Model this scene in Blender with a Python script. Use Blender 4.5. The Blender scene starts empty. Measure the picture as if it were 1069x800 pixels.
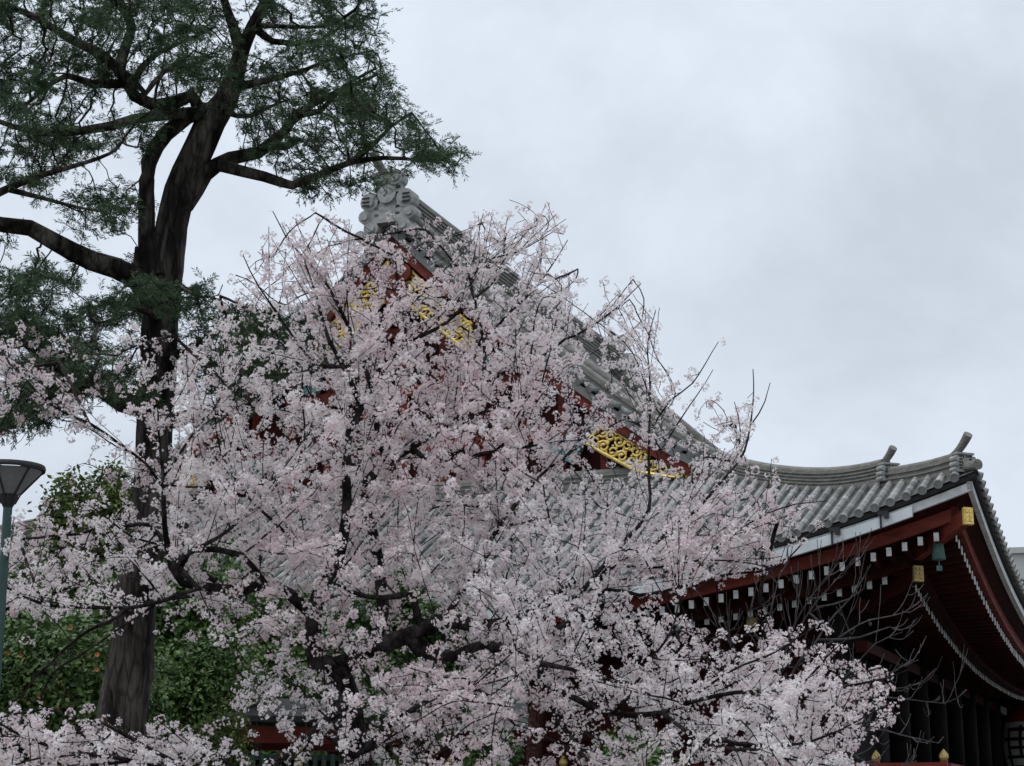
import bpy, math, random
import numpy as np
from mathutils import Vector, Matrix

rng = np.random.default_rng(7)
random.seed(7)
scene = bpy.context.scene
COL = scene.collection

# ------------------------------------------------------------------ camera, light
F, TH, CX, CY, CAMZ = 1900.0, math.radians(14.0), 534.5, 400.0, 1.6
cam = bpy.data.cameras.new("camera")
cam.sensor_fit = 'HORIZONTAL'
cam.sensor_width = 36.0
cam.lens = 36.0 * F / 1069.0
cam.clip_start = 0.1
cam.clip_end = 6000
cam_o = bpy.data.objects.new("camera", cam)
COL.objects.link(cam_o)
cam_o.location = (0, 0, CAMZ)
cam_o.rotation_euler = (math.pi / 2 + TH, 0, 0)
scene.camera = cam_o

SUN_EL, SUN_AZ = math.radians(58), math.radians(255)     # azimuth clockwise from +Y
world = bpy.data.worlds.new("World")
scene.world = world
world.use_nodes = True
wt = world.node_tree
wt.nodes.clear()


def wn(t, **kw):
    n = wt.nodes.new(t)
    for k, v in kw.items():
        setattr(n, k, v)
    return n


w_out = wn('ShaderNodeOutputWorld')
w_bg = wn('ShaderNodeBackground')
w_bg.inputs['Strength'].default_value = 0.1
w_sky = wn('ShaderNodeTexSky', sky_type='NISHITA', sun_disc=False, sun_elevation=SUN_EL, sun_rotation=SUN_AZ)
w_tc = wn('ShaderNodeTexCoord')
w_map = wn('ShaderNodeMapping')
w_map.inputs['Location'].default_value = (5.44, 5.63, 0.55)
w_map.inputs['Scale'].default_value = (1.0, 1.0, 1.15)
w_n1 = wn('ShaderNodeTexNoise')
w_n1.inputs['Scale'].default_value = 5.0
w_n1.inputs['Detail'].default_value = 7.0
w_n1.inputs['Roughness'].default_value = 0.57
w_n1.inputs['Distortion'].default_value = 0.25
w_ramp = wn('ShaderNodeValToRGB')
cr = w_ramp.color_ramp
cr.elements[0].position = 0.34
cr.elements[0].color = (4.95, 5.45, 6.1, 1)
cr.elements[1].position = 0.60
cr.elements[1].color = (6.25, 6.88, 7.7, 1)
w_sep = wn('ShaderNodeSeparateXYZ')
w_ma = wn('ShaderNodeMath', operation='MULTIPLY_ADD')      # overcast: brighter towards the zenith
w_ma.inputs[1].default_value = 1.0
w_ma.inputs[2].default_value = 0.95
w_mx = wn('ShaderNodeMath', operation='MAXIMUM')
w_mx.inputs[1].default_value = 0.0
w_sc = wn('ShaderNodeVectorMath', operation='SCALE')
w_mix = wn('ShaderNodeMixRGB')
w_mix.inputs['Fac'].default_value = 0.95
L_ = wt.links.new
L_(w_tc.outputs['Generated'], w_map.inputs['Vector'])
L_(w_map.outputs['Vector'], w_n1.inputs['Vector'])
L_(w_n1.outputs['Fac'], w_ramp.inputs['Fac'])
L_(w_tc.outputs['Generated'], w_sep.inputs['Vector'])
L_(w_sep.outputs['Z'], w_mx.inputs[0])
w_pw = wn('ShaderNodeMath', operation='POWER')
w_pw.inputs[1].default_value = 3.0
L_(w_mx.outputs[0], w_pw.inputs[0])
L_(w_pw.outputs[0], w_ma.inputs[0])
L_(w_ramp.outputs['Color'], w_sc.inputs[0])
L_(w_ma.outputs[0], w_sc.inputs['Scale'])
L_(w_sky.outputs['Color'], w_mix.inputs['Color1'])
L_(w_sc.outputs['Vector'], w_mix.inputs['Color2'])
L_(w_mix.outputs['Color'], w_bg.inputs['Color'])
L_(w_bg.outputs['Background'], w_out.inputs['Surface'])

sun = bpy.data.lights.new("sun", 'SUN')
sun.energy = 0.9
sun.angle = math.radians(25)
sun.color = (1.0, 0.97, 0.93)
sun_o = bpy.data.objects.new("sun", sun)
COL.objects.link(sun_o)
sd = Vector((math.sin(SUN_AZ) * math.cos(SUN_EL), math.cos(SUN_AZ) * math.cos(SUN_EL), math.sin(SUN_EL)))
sun_o.rotation_euler = sd.to_track_quat('Z', 'Y').to_euler()

vs = scene.view_settings
vs.view_transform = 'Standard'
vs.look = 'None'
vs.exposure = 0.33
vs.gamma = 1.0
vs.use_curve_mapping = False
scene.cycles.max_bounces = 6
scene.cycles.diffuse_bounces = 3
scene.cycles.transmission_bounces = 3


# ------------------------------------------------------------------ helpers
def p2w(px, py, d):
    r = np.array([px - CX, F * math.cos(TH) - (CY - py) * math.sin(TH), F * math.sin(TH) + (CY - py) * math.cos(TH)])
    return r * (d / r[1]) + np.array([0, 0, CAMZ])


def w2p(P):
    P = np.asarray(P, float)
    x, y, z = P[..., 0], P[..., 1], P[..., 2] - CAMZ
    fw = np.maximum(y * math.cos(TH) + z * math.sin(TH), .1)
    up = -y * math.sin(TH) + z * math.cos(TH)
    return CX + F * x / fw, CY - F * up / fw


class MB:
    """collects verts and faces, builds ONE mesh object"""
    def __init__(self):
        self.v, self.f, self.n, self.t, self.mi, self.cur = [], [], 0, [], [], 0

    def add(self, v, f, tint=0.5):
        v = np.asarray(v, float).reshape(-1, 3)
        f = np.asarray(f, int)
        self.v.append(v)
        self.f.append(f + self.n)
        self.t.append(np.broadcast_to(np.asarray(tint, float), (len(f),)))
        self.mi.append(self.cur)
        self.n += len(v)

    def box(self, c, s, R=None):
        c, s = np.asarray(c, float), np.asarray(s, float) / 2
        k = np.array([[x, y, z] for x in (-1, 1) for y in (-1, 1) for z in (-1, 1)], float) * s
        if R is not None:
            k = k @ np.asarray(R).T
        self.add(k + c, BOXF)

    def hull8(self, pts):
        self.add(pts, BOXF)

    def tube(self, P, r, k=6, caps=True, up=None, gnarl=0.0):
        P = np.asarray(P, float)
        n = len(P)
        r = np.broadcast_to(np.asarray(r, float), (n,))
        T = np.gradient(P, axis=0)
        T /= np.linalg.norm(T, axis=1, keepdims=True) + 1e-9
        ref = np.array([0.0, 0, 1]) if up is None else np.asarray(up, float)
        m = np.abs(T @ ref).mean()
        if m > .8:
            ref = np.array([0.9, 0.43, 0.0])
        A = np.cross(T, ref)
        A /= np.linalg.norm(A, axis=1, keepdims=True) + 1e-9
        B = np.cross(A, T)
        th = np.arange(k) * 2 * math.pi / k
        rr_ = np.broadcast_to(r[:, None], (n, k))
        if gnarl:
            nz = rng.normal(0, 1, (n + 8, k))
            for _ in range(4):
                nz = (nz[:-2] + nz[1:-1] + nz[2:]) / 3 if len(nz) > n + 1 else nz
            nz = nz[:n] if len(nz) >= n else np.resize(nz, (n, k))
            ridge = rng.normal(0, 1, (1, k))
            rr_ = rr_ * (1 + gnarl * (nz * 1.6 + ridge * .5))
        V = P[:, None] + rr_[:, :, None] * (A[:, None] * np.cos(th)[None, :, None] + B[:, None] * np.sin(th)[None, :, None])
        i = np.arange(n - 1)[:, None] * k
        j = np.arange(k)[None]
        j2 = (j + 1) % k
        Fq = np.stack([i + j, i + j2, i + k + j2, i + k + j], -1).reshape(-1, 4)
        base = self.n
        self.add(V.reshape(-1, 3), Fq)
        if caps and k <= 16:
            self.f.append(np.arange(k)[::-1][None] + base)
            self.t.append(np.array([.5])); self.mi.append(self.cur)
            self.f.append(np.arange(k)[None] + base + (n - 1) * k)
            self.t.append(np.array([.5])); self.mi.append(self.cur)

    def sweep(self, prof, P, A, B, closed=True, caps=True):
        """profile (m,2) swept along P with per-point axes A (prof x) and B (prof y)"""
        prof, P = np.asarray(prof, float), np.asarray(P, float)
        A = np.broadcast_to(np.asarray(A, float), P.shape)
        B = np.broadcast_to(np.asarray(B, float), P.shape)
        n, m = len(P), len(prof)
        V = P[:, None] + A[:, None] * prof[None, :, 0, None] + B[:, None] * prof[None, :, 1, None]
        i = np.arange(n - 1)[:, None] * m
        j = np.arange(m if closed else m - 1)[None]
        j2 = (j + 1) % m
        Fq = np.stack([i + j, i + j2, i + m + j2, i + m + j], -1).reshape(-1, 4)
        base = self.n
        self.add(V.reshape(-1, 3), Fq)
        if closed and caps:
            self.f.append(np.arange(m)[::-1][None] + base)
            self.t.append(np.array([.5])); self.mi.append(self.cur)
            self.f.append(np.arange(m)[None] + base + (n - 1) * m)
            self.t.append(np.array([.5])); self.mi.append(self.cur)

    def grid(self, V):
        V = np.asarray(V, float)
        a, b = V.shape[:2]
        i = np.arange(a - 1)[:, None] * b
        j = np.arange(b - 1)[None]
        self.add(V.reshape(-1, 3), np.stack([i + j, i + j + 1, i + b + j + 1, i + b + j], -1).reshape(-1, 4))

    def build(self, name, mat, parent=None, smooth=False, tint=False, mat2=None):
        me = bpy.data.meshes.new(name)
        v = np.concatenate(self.v) if self.v else np.zeros((0, 3))
        sizes = np.concatenate([np.full(len(f), f.shape[1]) for f in self.f])
        loops = np.concatenate([f.ravel() for f in self.f])
        me.vertices.add(len(v))
        me.vertices.foreach_set("co", v.astype(np.float32).ravel())
        me.loops.add(len(loops))
        me.loops.foreach_set("vertex_index", loops.astype(np.int32))
        me.polygons.add(len(sizes))
        me.polygons.foreach_set("loop_start", np.concatenate([[0], np.cumsum(sizes)[:-1]]).astype(np.int32))
        me.polygons.foreach_set("loop_total", sizes.astype(np.int32))
        me.polygons.foreach_set("use_smooth", np.full(len(sizes), bool(smooth)))
        if mat2 is not None:
            me.polygons.foreach_set("material_index", np.concatenate([np.full(len(f), k) for f, k in zip(self.f, self.mi)]).astype(np.int32))
        if tint:
            at = me.attributes.new("tint", 'FLOAT', 'FACE')
            at.data.foreach_set("value", np.concatenate(self.t).astype(np.float32))
        me.update(calc_edges=True)
        me.validate()
        me.materials.append(mat)
        if mat2 is not None:
            me.materials.append(mat2)
        o = bpy.data.objects.new(name, me)
        COL.objects.link(o)
        if parent is not None:
            o.parent = parent
        return o


BOXF = np.array([[0, 1, 3, 2], [4, 6, 7, 5], [0, 4, 5, 1], [2, 3, 7, 6], [0, 2, 6, 4], [1, 5, 7, 3]])


def thing(name, label, cat, loc=(0, 0, 0), rz=0.0, group=None):
    o = bpy.data.objects.new(name, None)
    COL.objects.link(o)
    o.empty_display_size = .3
    o.location = tuple(float(c) for c in loc)
    o.rotation_euler = (0, 0, rz)
    o["label"], o["category"] = label, cat
    if group:
        o["group"] = group
    return o


def tag(o, label, cat, group=None):
    o["label"], o["category"] = label, cat
    if group:
        o["group"] = group
    return o


def mat(name, c1, c2=None, rough=.7, scale=3.0, bump=0.0, bscale=None, metallic=0.0, stretch=(1, 1, 1), tint=None, trans=0.0, detail=6, spec=.4):
    m = bpy.data.materials.new(name)
    m.use_nodes = True
    t = m.node_tree
    b = t.nodes['Principled BSDF']
    b.inputs['Roughness'].default_value = rough
    b.inputs['Metallic'].default_value = metallic
    if 'bark' in name or name in ('shaded_timber', 'shaded_vermilion', 'dark_blue_paint', 'ornament_shadow_tile'):
        spec = .06
    b.inputs['Specular IOR Level'].default_value = spec
    tc = t.nodes.new('ShaderNodeTexCoord')
    mp = t.nodes.new('ShaderNodeMapping')
    mp.inputs['Scale'].default_value = stretch
    t.links.new(tc.outputs['Object'], mp.inputs['Vector'])
    nz = t.nodes.new('ShaderNodeTexNoise')
    nz.inputs['Scale'].default_value = scale
    nz.inputs['Detail'].default_value = detail
    nz.inputs['Roughness'].default_value = .6
    t.links.new(mp.outputs['Vector'], nz.inputs['Vector'])
    rp = t.nodes.new('ShaderNodeValToRGB')
    rp.color_ramp.elements[0].position = .3
    rp.color_ramp.elements[1].position = .7
    if 'bark' in name:
        rp.color_ramp.elements[0].position, rp.color_ramp.elements[1].position = .42, .64
    rp.color_ramp.elements[0].color = (*c1, 1)
    rp.color_ramp.elements[1].color = (*(c2 or c1), 1)
    if tint:
        at = t.nodes.new('ShaderNodeAttribute')
        at.attribute_name = 'tint'
        rp.color_ramp.elements[0].position = 0
        rp.color_ramp.elements[1].position = 1
        if name == 'roof_tile':
            ma = t.nodes.new('ShaderNodeMath'); ma.operation = 'MULTIPLY_ADD'
            ma.inputs[1].default_value = 1.7
            ma.inputs[2].default_value = -.85
            t.links.new(nz.outputs['Fac'], ma.inputs[0])
            ad = t.nodes.new('ShaderNodeMath'); ad.operation = 'ADD'
            t.links.new(ma.outputs[0], ad.inputs[0])
            t.links.new(at.outputs['Fac'], ad.inputs[1])
            t.links.new(ad.outputs[0], rp.inputs['Fac'])
        else:
            t.links.new(at.outputs['Fac'], rp.inputs['Fac'])
    else:
        t.links.new(nz.outputs['Fac'], rp.inputs['Fac'])
    t.links.new(rp.outputs['Color'], b.inputs['Base Color'])
    if 'bark' in name and 'grey' not in name:
        vo = t.nodes.new('ShaderNodeTexVoronoi')
        vo.feature = 'DISTANCE_TO_EDGE'
        vo.inputs['Scale'].default_value = scale * 2.2
        wv = t.nodes.new('ShaderNodeVectorMath'); wv.operation = 'MULTIPLY_ADD'
        wv.inputs[1].default_value = (.12, .12, .12)
        t.links.new(nz.outputs['Color'], wv.inputs[0])
        t.links.new(mp.outputs['Vector'], wv.inputs[2])
        t.links.new(wv.outputs['Vector'], vo.inputs['Vector'])
        vr = t.nodes.new('ShaderNodeValToRGB')
        vr.color_ramp.elements[0].color = (.45, .45, .45, 1)
        vr.color_ramp.elements[1].position = .16
        t.links.new(vo.outputs['Distance'], vr.inputs['Fac'])
        mm = t.nodes.new('ShaderNodeMixRGB'); mm.blend_type = 'MULTIPLY'; mm.inputs['Fac'].default_value = 1
        t.links.new(rp.outputs['Color'], mm.inputs['Color1'])
        t.links.new(vr.outputs['Color'], mm.inputs['Color2'])
        t.links.new(mm.outputs['Color'], b.inputs['Base Color'])
    if bump:
        n2 = t.nodes.new('ShaderNodeTexNoise')
        n2.inputs['Scale'].default_value = bscale or scale * 3
        n2.inputs['Detail'].default_value = 5
        t.links.new(mp.outputs['Vector'], n2.inputs['Vector'])
        bp = t.nodes.new('ShaderNodeBump')
        bp.inputs['Strength'].default_value = bump
        bp.inputs['Distance'].default_value = .05
        t.links.new(n2.outputs['Fac'], bp.inputs['Height'])
        t.links.new(bp.outputs['Normal'], b.inputs['Normal'])
    if trans:
        tr = t.nodes.new('ShaderNodeBsdfTranslucent')
        t.links.new(rp.outputs['Color'], tr.inputs['Color'])
        mx = t.nodes.new('ShaderNodeMixShader')
        mx.inputs['Fac'].default_value = trans
        t.links.new(b.outputs['BSDF'], mx.inputs[1])
        t.links.new(tr.outputs['BSDF'], mx.inputs[2])
        t.links.new(mx.outputs['Shader'], t.nodes['Material Output'].inputs['Surface'])
    return m


M = dict(
    tile=mat('roof_tile', (.14, .141, .135), (.36, .358, .345), rough=.6, scale=1.3, bump=.25, bscale=9, tint=True, spec=.3),
    tile_dark=mat('roof_pan', (.075, .077, .074), (.135, .137, .132), rough=.8, scale=1.6, bump=.3, bscale=7, spec=.12),
    ridge=mat('ridge_tile', (.11, .107, .097), (.22, .213, .19), rough=.7, scale=2.2, bump=.4, bscale=8, stretch=(1, 1, 3)),
    stone_tile=mat('ornament_tile', (.19, .194, .185), (.38, .385, .37), rough=.65, scale=4, bump=.4, bscale=12),
    slot=mat('ornament_shadow_tile', (.035, .036, .035), (.05, .05, .05), rough=.8),
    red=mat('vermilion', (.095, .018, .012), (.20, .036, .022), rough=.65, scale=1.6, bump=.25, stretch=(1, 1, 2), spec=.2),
    red_shaded=mat('shaded_vermilion', (.022, .0045, .0045), (.046, .009, .008), rough=.6, scale=1.2),  # darker copy of the vermilion, under-eave shade put into the colour
    gold=mat('gilt', (.64, .44, .10), (.90, .70, .25), rough=.38, metallic=.5, scale=6, bump=.2, bscale=20),
    gold_dull=mat('dull_gilt', (.30, .22, .07), (.50, .38, .14), rough=.45, metallic=.3, scale=7),
    teal=mat('teal_paint', (.05, .16, .17), (.16, .30, .30), rough=.6, scale=3),
    verdigris=mat('verdigris', (.04, .10, .085), (.09, .17, .145), rough=.7, scale=5),
    white=mat('white_paint', (.42, .43, .42), (.72, .73, .72), rough=.65, scale=3.5),
    board=mat('gutter_paint', (.50, .54, .55), (.66, .70, .71), rough=.5, scale=1.2),
    plaster=mat('plaster', (.26, .30, .29), (.36, .40, .38), rough=.85, scale=.8),
    black=mat('black_metal', (.01, .01, .011), (.02, .02, .021), rough=.5),
    dark=mat('shaded_timber', (.005, .004, .0045), (.011, .008, .008), rough=.7),  # near-black, the deep shade of the porch is painted into the colour
    blue_dark=mat('dark_blue_paint', (.012, .02, .04), (.02, .03, .055), rough=.6),
    cedar_bark=mat('cedar_bark', (.018, .015, .013), (.12, .108, .095), rough=.95, scale=5, bump=1.0, bscale=14, stretch=(1, 1, .22)),
    cherry_bark=mat('cherry_bark', (.015, .012, .012), (.06, .05, .047), rough=.9, scale=6, bump=.8, bscale=18, stretch=(1, 1, .6)),
    red_bark=mat('reddish_bark', (.05, .022, .02), (.11, .055, .05), rough=.9, scale=6, bump=.8, bscale=18),
    grey_bark=mat('grey_bark', (.05, .045, .045), (.12, .11, .11), rough=.9, scale=8),
    petal=mat('petal', (.75, .60, .615), (.94, .90, .895), rough=.75, tint=True, trans=.38, spec=.15),
    needle=mat('needle', (.018, .038, .022), (.10, .155, .075), rough=.7, tint=True, trans=.3, spec=.2),
    leaf_dark=mat('dark_leaf', (.022, .05, .012), (.12, .21, .042), rough=.45, tint=True, trans=.15),
    leaf_mid=mat('mid_leaf', (.02, .05, .012), (.09, .17, .04), rough=.55, tint=True, trans=.25),
    leaf_yel=mat('yellow_green_leaf', (.04, .07, .015), (.16, .20, .05), rough=.6, tint=True, trans=.25),
    leaf_bronze=mat('bronze_leaf', (.10, .035, .02), (.20, .09, .05), rough=.6, tint=True, trans=.2),
    camellia=mat('camellia_petal', (.5, .12, .05), (.6, .2, .08), rough=.6),
    lamp_glass=mat('milky_glass', (.13, .135, .135), (.2, .205, .205), rough=.35, scale=5),
    lamp_green=mat('green_lamp_paint', (.018, .05, .045), (.03, .075, .065), rough=.45, scale=3),
    lantern_red=mat('lantern_paper', (.22, .02, .015), (.28, .03, .02), rough=.7),
    lantern_pale=mat('lantern_lettering', (.45, .44, .42), (.5, .49, .46), rough=.8),
    ground=mat('gravel', (.10, .095, .085), (.18, .17, .155), rough=.95, scale=2, bump=.5, bscale=30),
    concrete=mat('pale_concrete', (.42, .42, .40), (.5, .5, .48), rough=.8, scale=.3),
    glass=mat('window_glass', (.05, .07, .09), (.07, .09, .11), rough=.15),
    stone=mat('podium_stone', (.22, .21, .20), (.32, .31, .29), rough=.85, scale=1),
    green_slat=mat('green_slat_paint', (.04, .09, .07), (.06, .12, .09), rough=.6),
    ochre=mat('yellow_post_paint', (.40, .27, .06), (.5, .35, .1), rough=.6),
)
# pan tiles: courses across the slope as a fine step
def add_courses(m, axis_len=.33):
    t = m.node_tree
    tc = t.nodes['Texture Coordinate']
    wv = t.nodes.new('ShaderNodeTexWave')
    wv.wave_type, wv.bands_direction, wv.wave_profile = 'BANDS', 'Z', 'SAW'
    wv.inputs['Scale'].default_value = .9
    wv.inputs['Distortion'].default_value = .25
    t.links.new(tc.outputs['Object'], wv.inputs['Vector'])
    bp = t.nodes.new('ShaderNodeBump')
    bp.inputs['Strength'].default_value = .6
    bp.inputs['Distance'].default_value = .08
    t.links.new(wv.outputs['Fac'], bp.inputs['Height'])
    t.links.new(bp.outputs['Normal'], t.nodes['Principled BSDF'].inputs['Normal'])
add_courses(M['tile_dark'])

# ------------------------------------------------------------------ ground
g = MB()
xs = np.concatenate([np.linspace(-3000, -120, 6), np.linspace(-100, 100, 41), np.linspace(120, 3000, 6)])
ys = np.concatenate([np.linspace(-3000, -40, 5), np.linspace(-20, 140, 33), np.linspace(170, 3000, 6)])
gx, gy = np.meshgrid(xs, ys, indexing='ij')
gz = np.where((abs(gx) < 100) & (gy > -20) & (gy < 140), .04 * np.sin(gx * .31) * np.cos(gy * .23), 0)
g.grid(np.stack([gx, gy, gz], -1))
go = g.build('ground', M['ground'])
go['kind'] = 'structure'

# ================================================================== TEMPLE HALL
AD = math.radians(22)
EV = np.array([-math.cos(AD), math.sin(AD), 0])
H, LEN = 25.2, 50.0
Z0, SA = 9.08, 3.5
C0 = p2w(1020, 490, 55.0)
root_loc = np.array([C0[0], C0[1], 0]) + H * EV
hall = thing('temple_hall', 'large vermilion temple hall with sweeping grey tiled roof and gilded gable', 'temple', root_loc, -AD)
GV = 10.35            # plane of the verge
GW = GV + 1.7         # gable wall


def S_(t):
    t = np.minimum(np.abs(t), 2 * H - np.abs(t)) if False else np.abs(t)
    return SA * np.clip(1 - t / H, 0, 1) ** 2.5


def P_(s):
    return .4165 * s + .01197 * s * s


def K_(s):
    return np.clip(1 - (np.maximum(s, 0) / 13.0) ** 2.2, 0, 1)


def zf(x, y):                       # front / back slope
    s = H - np.abs(x)
    return Z0 + P_(s) + S_(np.minimum(y, LEN - y)) * K_(s)


def zs(x, y):                       # side (hipped) slope
    s = np.minimum(y, LEN - y)
    return Z0 + P_(s) + S_(H - np.abs(x)) * K_(s)


def eave_z(t, off=0.0):
    return Z0 + S_(np.asarray(t, float)) * (1 - off / 13.0)


# ---- roof: sheets + round tile rows
sheet, rows = MB(), MB()
TR = .135
half = [(math.cos(a) * TR, math.sin(a) * TR * 1.15 - .01) for a in np.linspace(0, math.pi, 6)]


def tile_row(P, cross):
    """half-round cover tile along P, cross = horizontal direction across the row"""
    P = np.asarray(P)
    L = np.concatenate([[0], np.cumsum(np.linalg.norm(np.diff(P, axis=0), axis=1))])
    n = max(2, int(L[-1] / .46) + 1)
    q = np.linspace(0, L[-1], n)
    P = np.stack([np.interp(q, L, P[:, i]) for i in range(3)], -1)
    T = np.gradient(P, axis=0)
    T /= np.linalg.norm(T, axis=1, keepdims=True)
    A = np.broadcast_to(np.asarray(cross, float), P.shape)
    B = np.cross(A, T)
    B *= np.sign(B[:, 2:3])
    hp = np.array(half)
    base_t = rng.normal(.5, .1)
    Q0 = P[:-1] + B[:-1] * .03
    Q1 = P[1:] + B[1:] * .03 + T[:-1] * .04
    V0 = Q0[:, None] + 1.03 * (A[:-1, None] * hp[None, :, 0, None] + B[:-1, None] * hp[None, :, 1, None])
    V1 = Q1[:, None] + .97 * (A[1:, None] * hp[None, :, 0, None] + B[1:, None] * hp[None, :, 1, None])
    m = len(hp)
    V = np.stack([V0, V1], 1).reshape(-1, 3)
    i = (np.arange(n - 1) * 2 * m)[:, None]
    j = np.arange(m - 1)[None]
    Fq = np.stack([i + j, i + j + 1, i + m + j + 1, i + m + j], -1).reshape(-1, 4)
    rows.add(V, Fq, np.repeat(np.clip(base_t + rng.normal(0, .17, n - 1), 0, 1), m - 1))
    lipf = np.concatenate([np.arange(n - 1)[:, None] * 2 * m + np.arange(m)[None]], 0)
    rows.f.append(lipf + (rows.n - len(V))); rows.t.append(np.full(n - 1, .1)); rows.mi.append(0)
    # joints between cover tiles stand proud as faint bands
    # round end tile
    c = P[0] + B[0] * .03
    d = -T[0]
    th = np.linspace(0, 2 * math.pi, 11)[:-1]
    r0 = .15
    ring = lambda off, r: c + d * off + r * (A[0] * np.cos(th)[:, None] + B[0] * np.sin(th)[:, None])
    V = np.concatenate([ring(-.10, r0), ring(.04, r0), ring(.045, r0 * .72), ring(.02, r0 * .66)])
    base = rows.n
    fq = []
    for q in range(3):
        for j in range(10):
            fq.append([q * 10 + j, q * 10 + (j + 1) % 10, q * 10 + 10 + (j + 1) % 10, q * 10 + 10 + j])
    rows.add(V, fq)
    rows.f.append(np.arange(10)[None] + base + 30)
    rows.t.append(np.array([.5])); rows.mi.append(0)


SP = .5
for k in range(-50, 51):                                   # side slopes, west (y=0) and east
    x = k * SP
    if abs(x) > H - .25:
        continue
    s_end = min(H - abs(x), GW + .3)
    for east in (False, True):
        n = max(2, int(s_end / 1.0) + 2)
        s = np.linspace(-.02, s_end, n)
        y = LEN - s if east else s
        z = Z0 + P_(np.maximum(s, 0)) + .42 * np.minimum(s, 0) + S_(H - abs(x)) * K_(np.maximum(s, 0))
        P = np.stack([np.full(n, x), y, z], -1)
        tile_row(P, (1, 0, 0))
for k in range(1, int(LEN / SP)):                          # front and back slopes
    y = k * SP
    t = min(y, LEN - y)
    for sg in (1, -1):
        s_end = t if t < GV + .2 else H - .3
        n = max(2, int(s_end / 1.4) + 2)
        s = np.linspace(-.02, s_end, n)
        z = Z0 + P_(np.maximum(s, 0)) + .42 * np.minimum(s, 0) + S_(t) * K_(np.maximum(s, 0))
        P = np.stack([sg * (H - s), np.full(n, y), z], -1)
        tile_row(P, (0, 1, 0))
# sheets (side slopes)
for east in (False, True):
    ss = np.linspace(-.02, GW + .3, 16)
    V = []
    for s in ss:
        lim = H - max(s, 0)
        x = lim * np.sin(np.linspace(-1, 1, 41) * math.pi / 2)
        z = Z0 + P_(max(s, 0)) + .42 * min(s, 0) + S_(H - np.abs(x)) * K_(max(s, 0)) - .02
        V.append(np.stack([x, np.full_like(x, LEN - s if east else s), z], -1))
    sheet.grid(V)
for sg in (1, -1):
    ss = np.concatenate([np.linspace(-.02, GV, 13), np.linspace(GV + .02, H, 16)])
    V = []
    for s in ss:
        lo = max(s, 0) if s <= GV else GV
        y = (LEN / 2) + (LEN / 2 - lo) * np.sin(np.linspace(-1, 1, 41) * math.pi / 2)
        z = Z0 + P_(max(s, 0)) + .42 * min(s, 0) + S_(np.minimum(y, LEN - y)) * K_(max(s, 0)) - .02
        V.append(np.stack([np.full_like(y, sg * (H - s)), y, z], -1))
    sheet.grid(V)
roof = sheet.build('roof', M['tile_dark'], hall, smooth=True)
rows.build('cover_tiles', M['tile'], roof, smooth=False, tint=True)

# ---- roof ridges
def ridge_profile(w, h, nl):
    """stacked flat tiles with little overhangs + round top"""
    pts = []
    for i in range(nl):
        z0, z1 = h * i / nl, h * (i + 1) / nl
        ww = w * (1 - .12 * i / nl) / 2
        pts += [(ww + .035, z0 + .0), (ww + .035, z0 + .05), (ww - .03, z0 + .055), (ww - .03, z1 - .002)]
    ww = w * .8 / 2
    cap = [(ww * math.cos(a), h + ww * .75 * math.sin(a)) for a in np.linspace(0, math.pi, 7)]
    pts = [(w / 2 - .02, -.5)] + pts
    left = [(-x, z) for x, z in reversed(pts)]
    return pts + cap + left


def ornament(P, d, w, h, parent):
    """ridge-end tile: a carved square block facing d, scroll knobs and dark slots"""
    d = np.asarray(d, float)
    d = d / np.linalg.norm(d)
    a = np.cross(d, (0, 0, 1.0))
    a /= np.linalg.norm(a)
    u = np.array([0, 0, 1.0])
    R = np.stack([a, d, u], 1)
    b = MB()
    b.box(P + u * h * .5, (w * .86, .3, h), R)
    b.box(P + u * h * .06 + d * .05, (w * 1.05, .3, h * .14), R)
    b.box(P + u * h * .98 + d * .03, (w * .98, .34, h * .1), R)
    for sx in (-1, 1):
        for (ox, oz, rr) in ((.47, .72, .14), (.5, .42, .13), (.52, .14, .12)):
            c = P + a * sx * ox * w + u * oz * h
            b.tube(np.array([c - d * .14, c + d * .18]), rr * h, 10)
    c = P + u * h * .55
    b.tube(np.array([c, c + d * .2]), h * .2, 12)
    b.cur = 1
    for i in range(5):
        for sx in (-1, 1):
            b.box(P + a * sx * w * .27 + u * h * (.2 + .16 * i) + d * .155, (w * .2, .03, h * .06), R)
            for fy in (-1, 1):
                b.box(P + a * sx * w * .435 + d * fy * .07 + u * h * (.2 + .16 * i), (.03, .09, h * .06), R)
    for sx in (-1, 1):
        b.box(P + a * sx * w * .09 + u * h * .5 + d * .15, (w * .04, .03, h * .8), R)
    return b.build('ridge_end_tile', M['stone_tile'], parent, mat2=M['slot'])


def curl_tile(P, d, r, ln, parent, lift=1.0):
    d = np.asarray(d, float)
    d = d / np.linalg.norm(d)
    u = np.array([0, 0, 1.0])
    t = np.linspace(0, 1, 9)
    path = P + d * (t * ln * .85)[:, None] + u * (lift * ln * (.08 * t + .75 * t ** 2.3))[:, None]
    b = MB()
    b.tube(path, r * (.7 + .42 * t), 12)
    return b.build('curled_tile', M['ridge'], parent, smooth=False)


def hip_pt(s, lift=0):
    x = H - s
    return np.array([x, s, float(Z0 + P_(max(s, 0)) + S_(s) * K_(max(s, 0))) + lift])


def ridge_sweep(pts, w, h, nl):
    P = np.asarray(pts)
    T = np.gradient(P, axis=0)
    T /= np.linalg.norm(T, axis=1, keepdims=True)
    A = np.cross(T, (0, 0, 1.0))
    A /= np.linalg.norm(A, axis=1, keepdims=True)
    b = MB()
    b.sweep(ridge_profile(w, h, nl), P, A, np.array([0, 0, 1.0]))
    return b


def mir(P, sx, sy):
    P = np.array(P, float)
    P[..., 0] *= sx
    if sy:
        P[..., 1] = LEN - P[..., 1]
    return P


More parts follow.
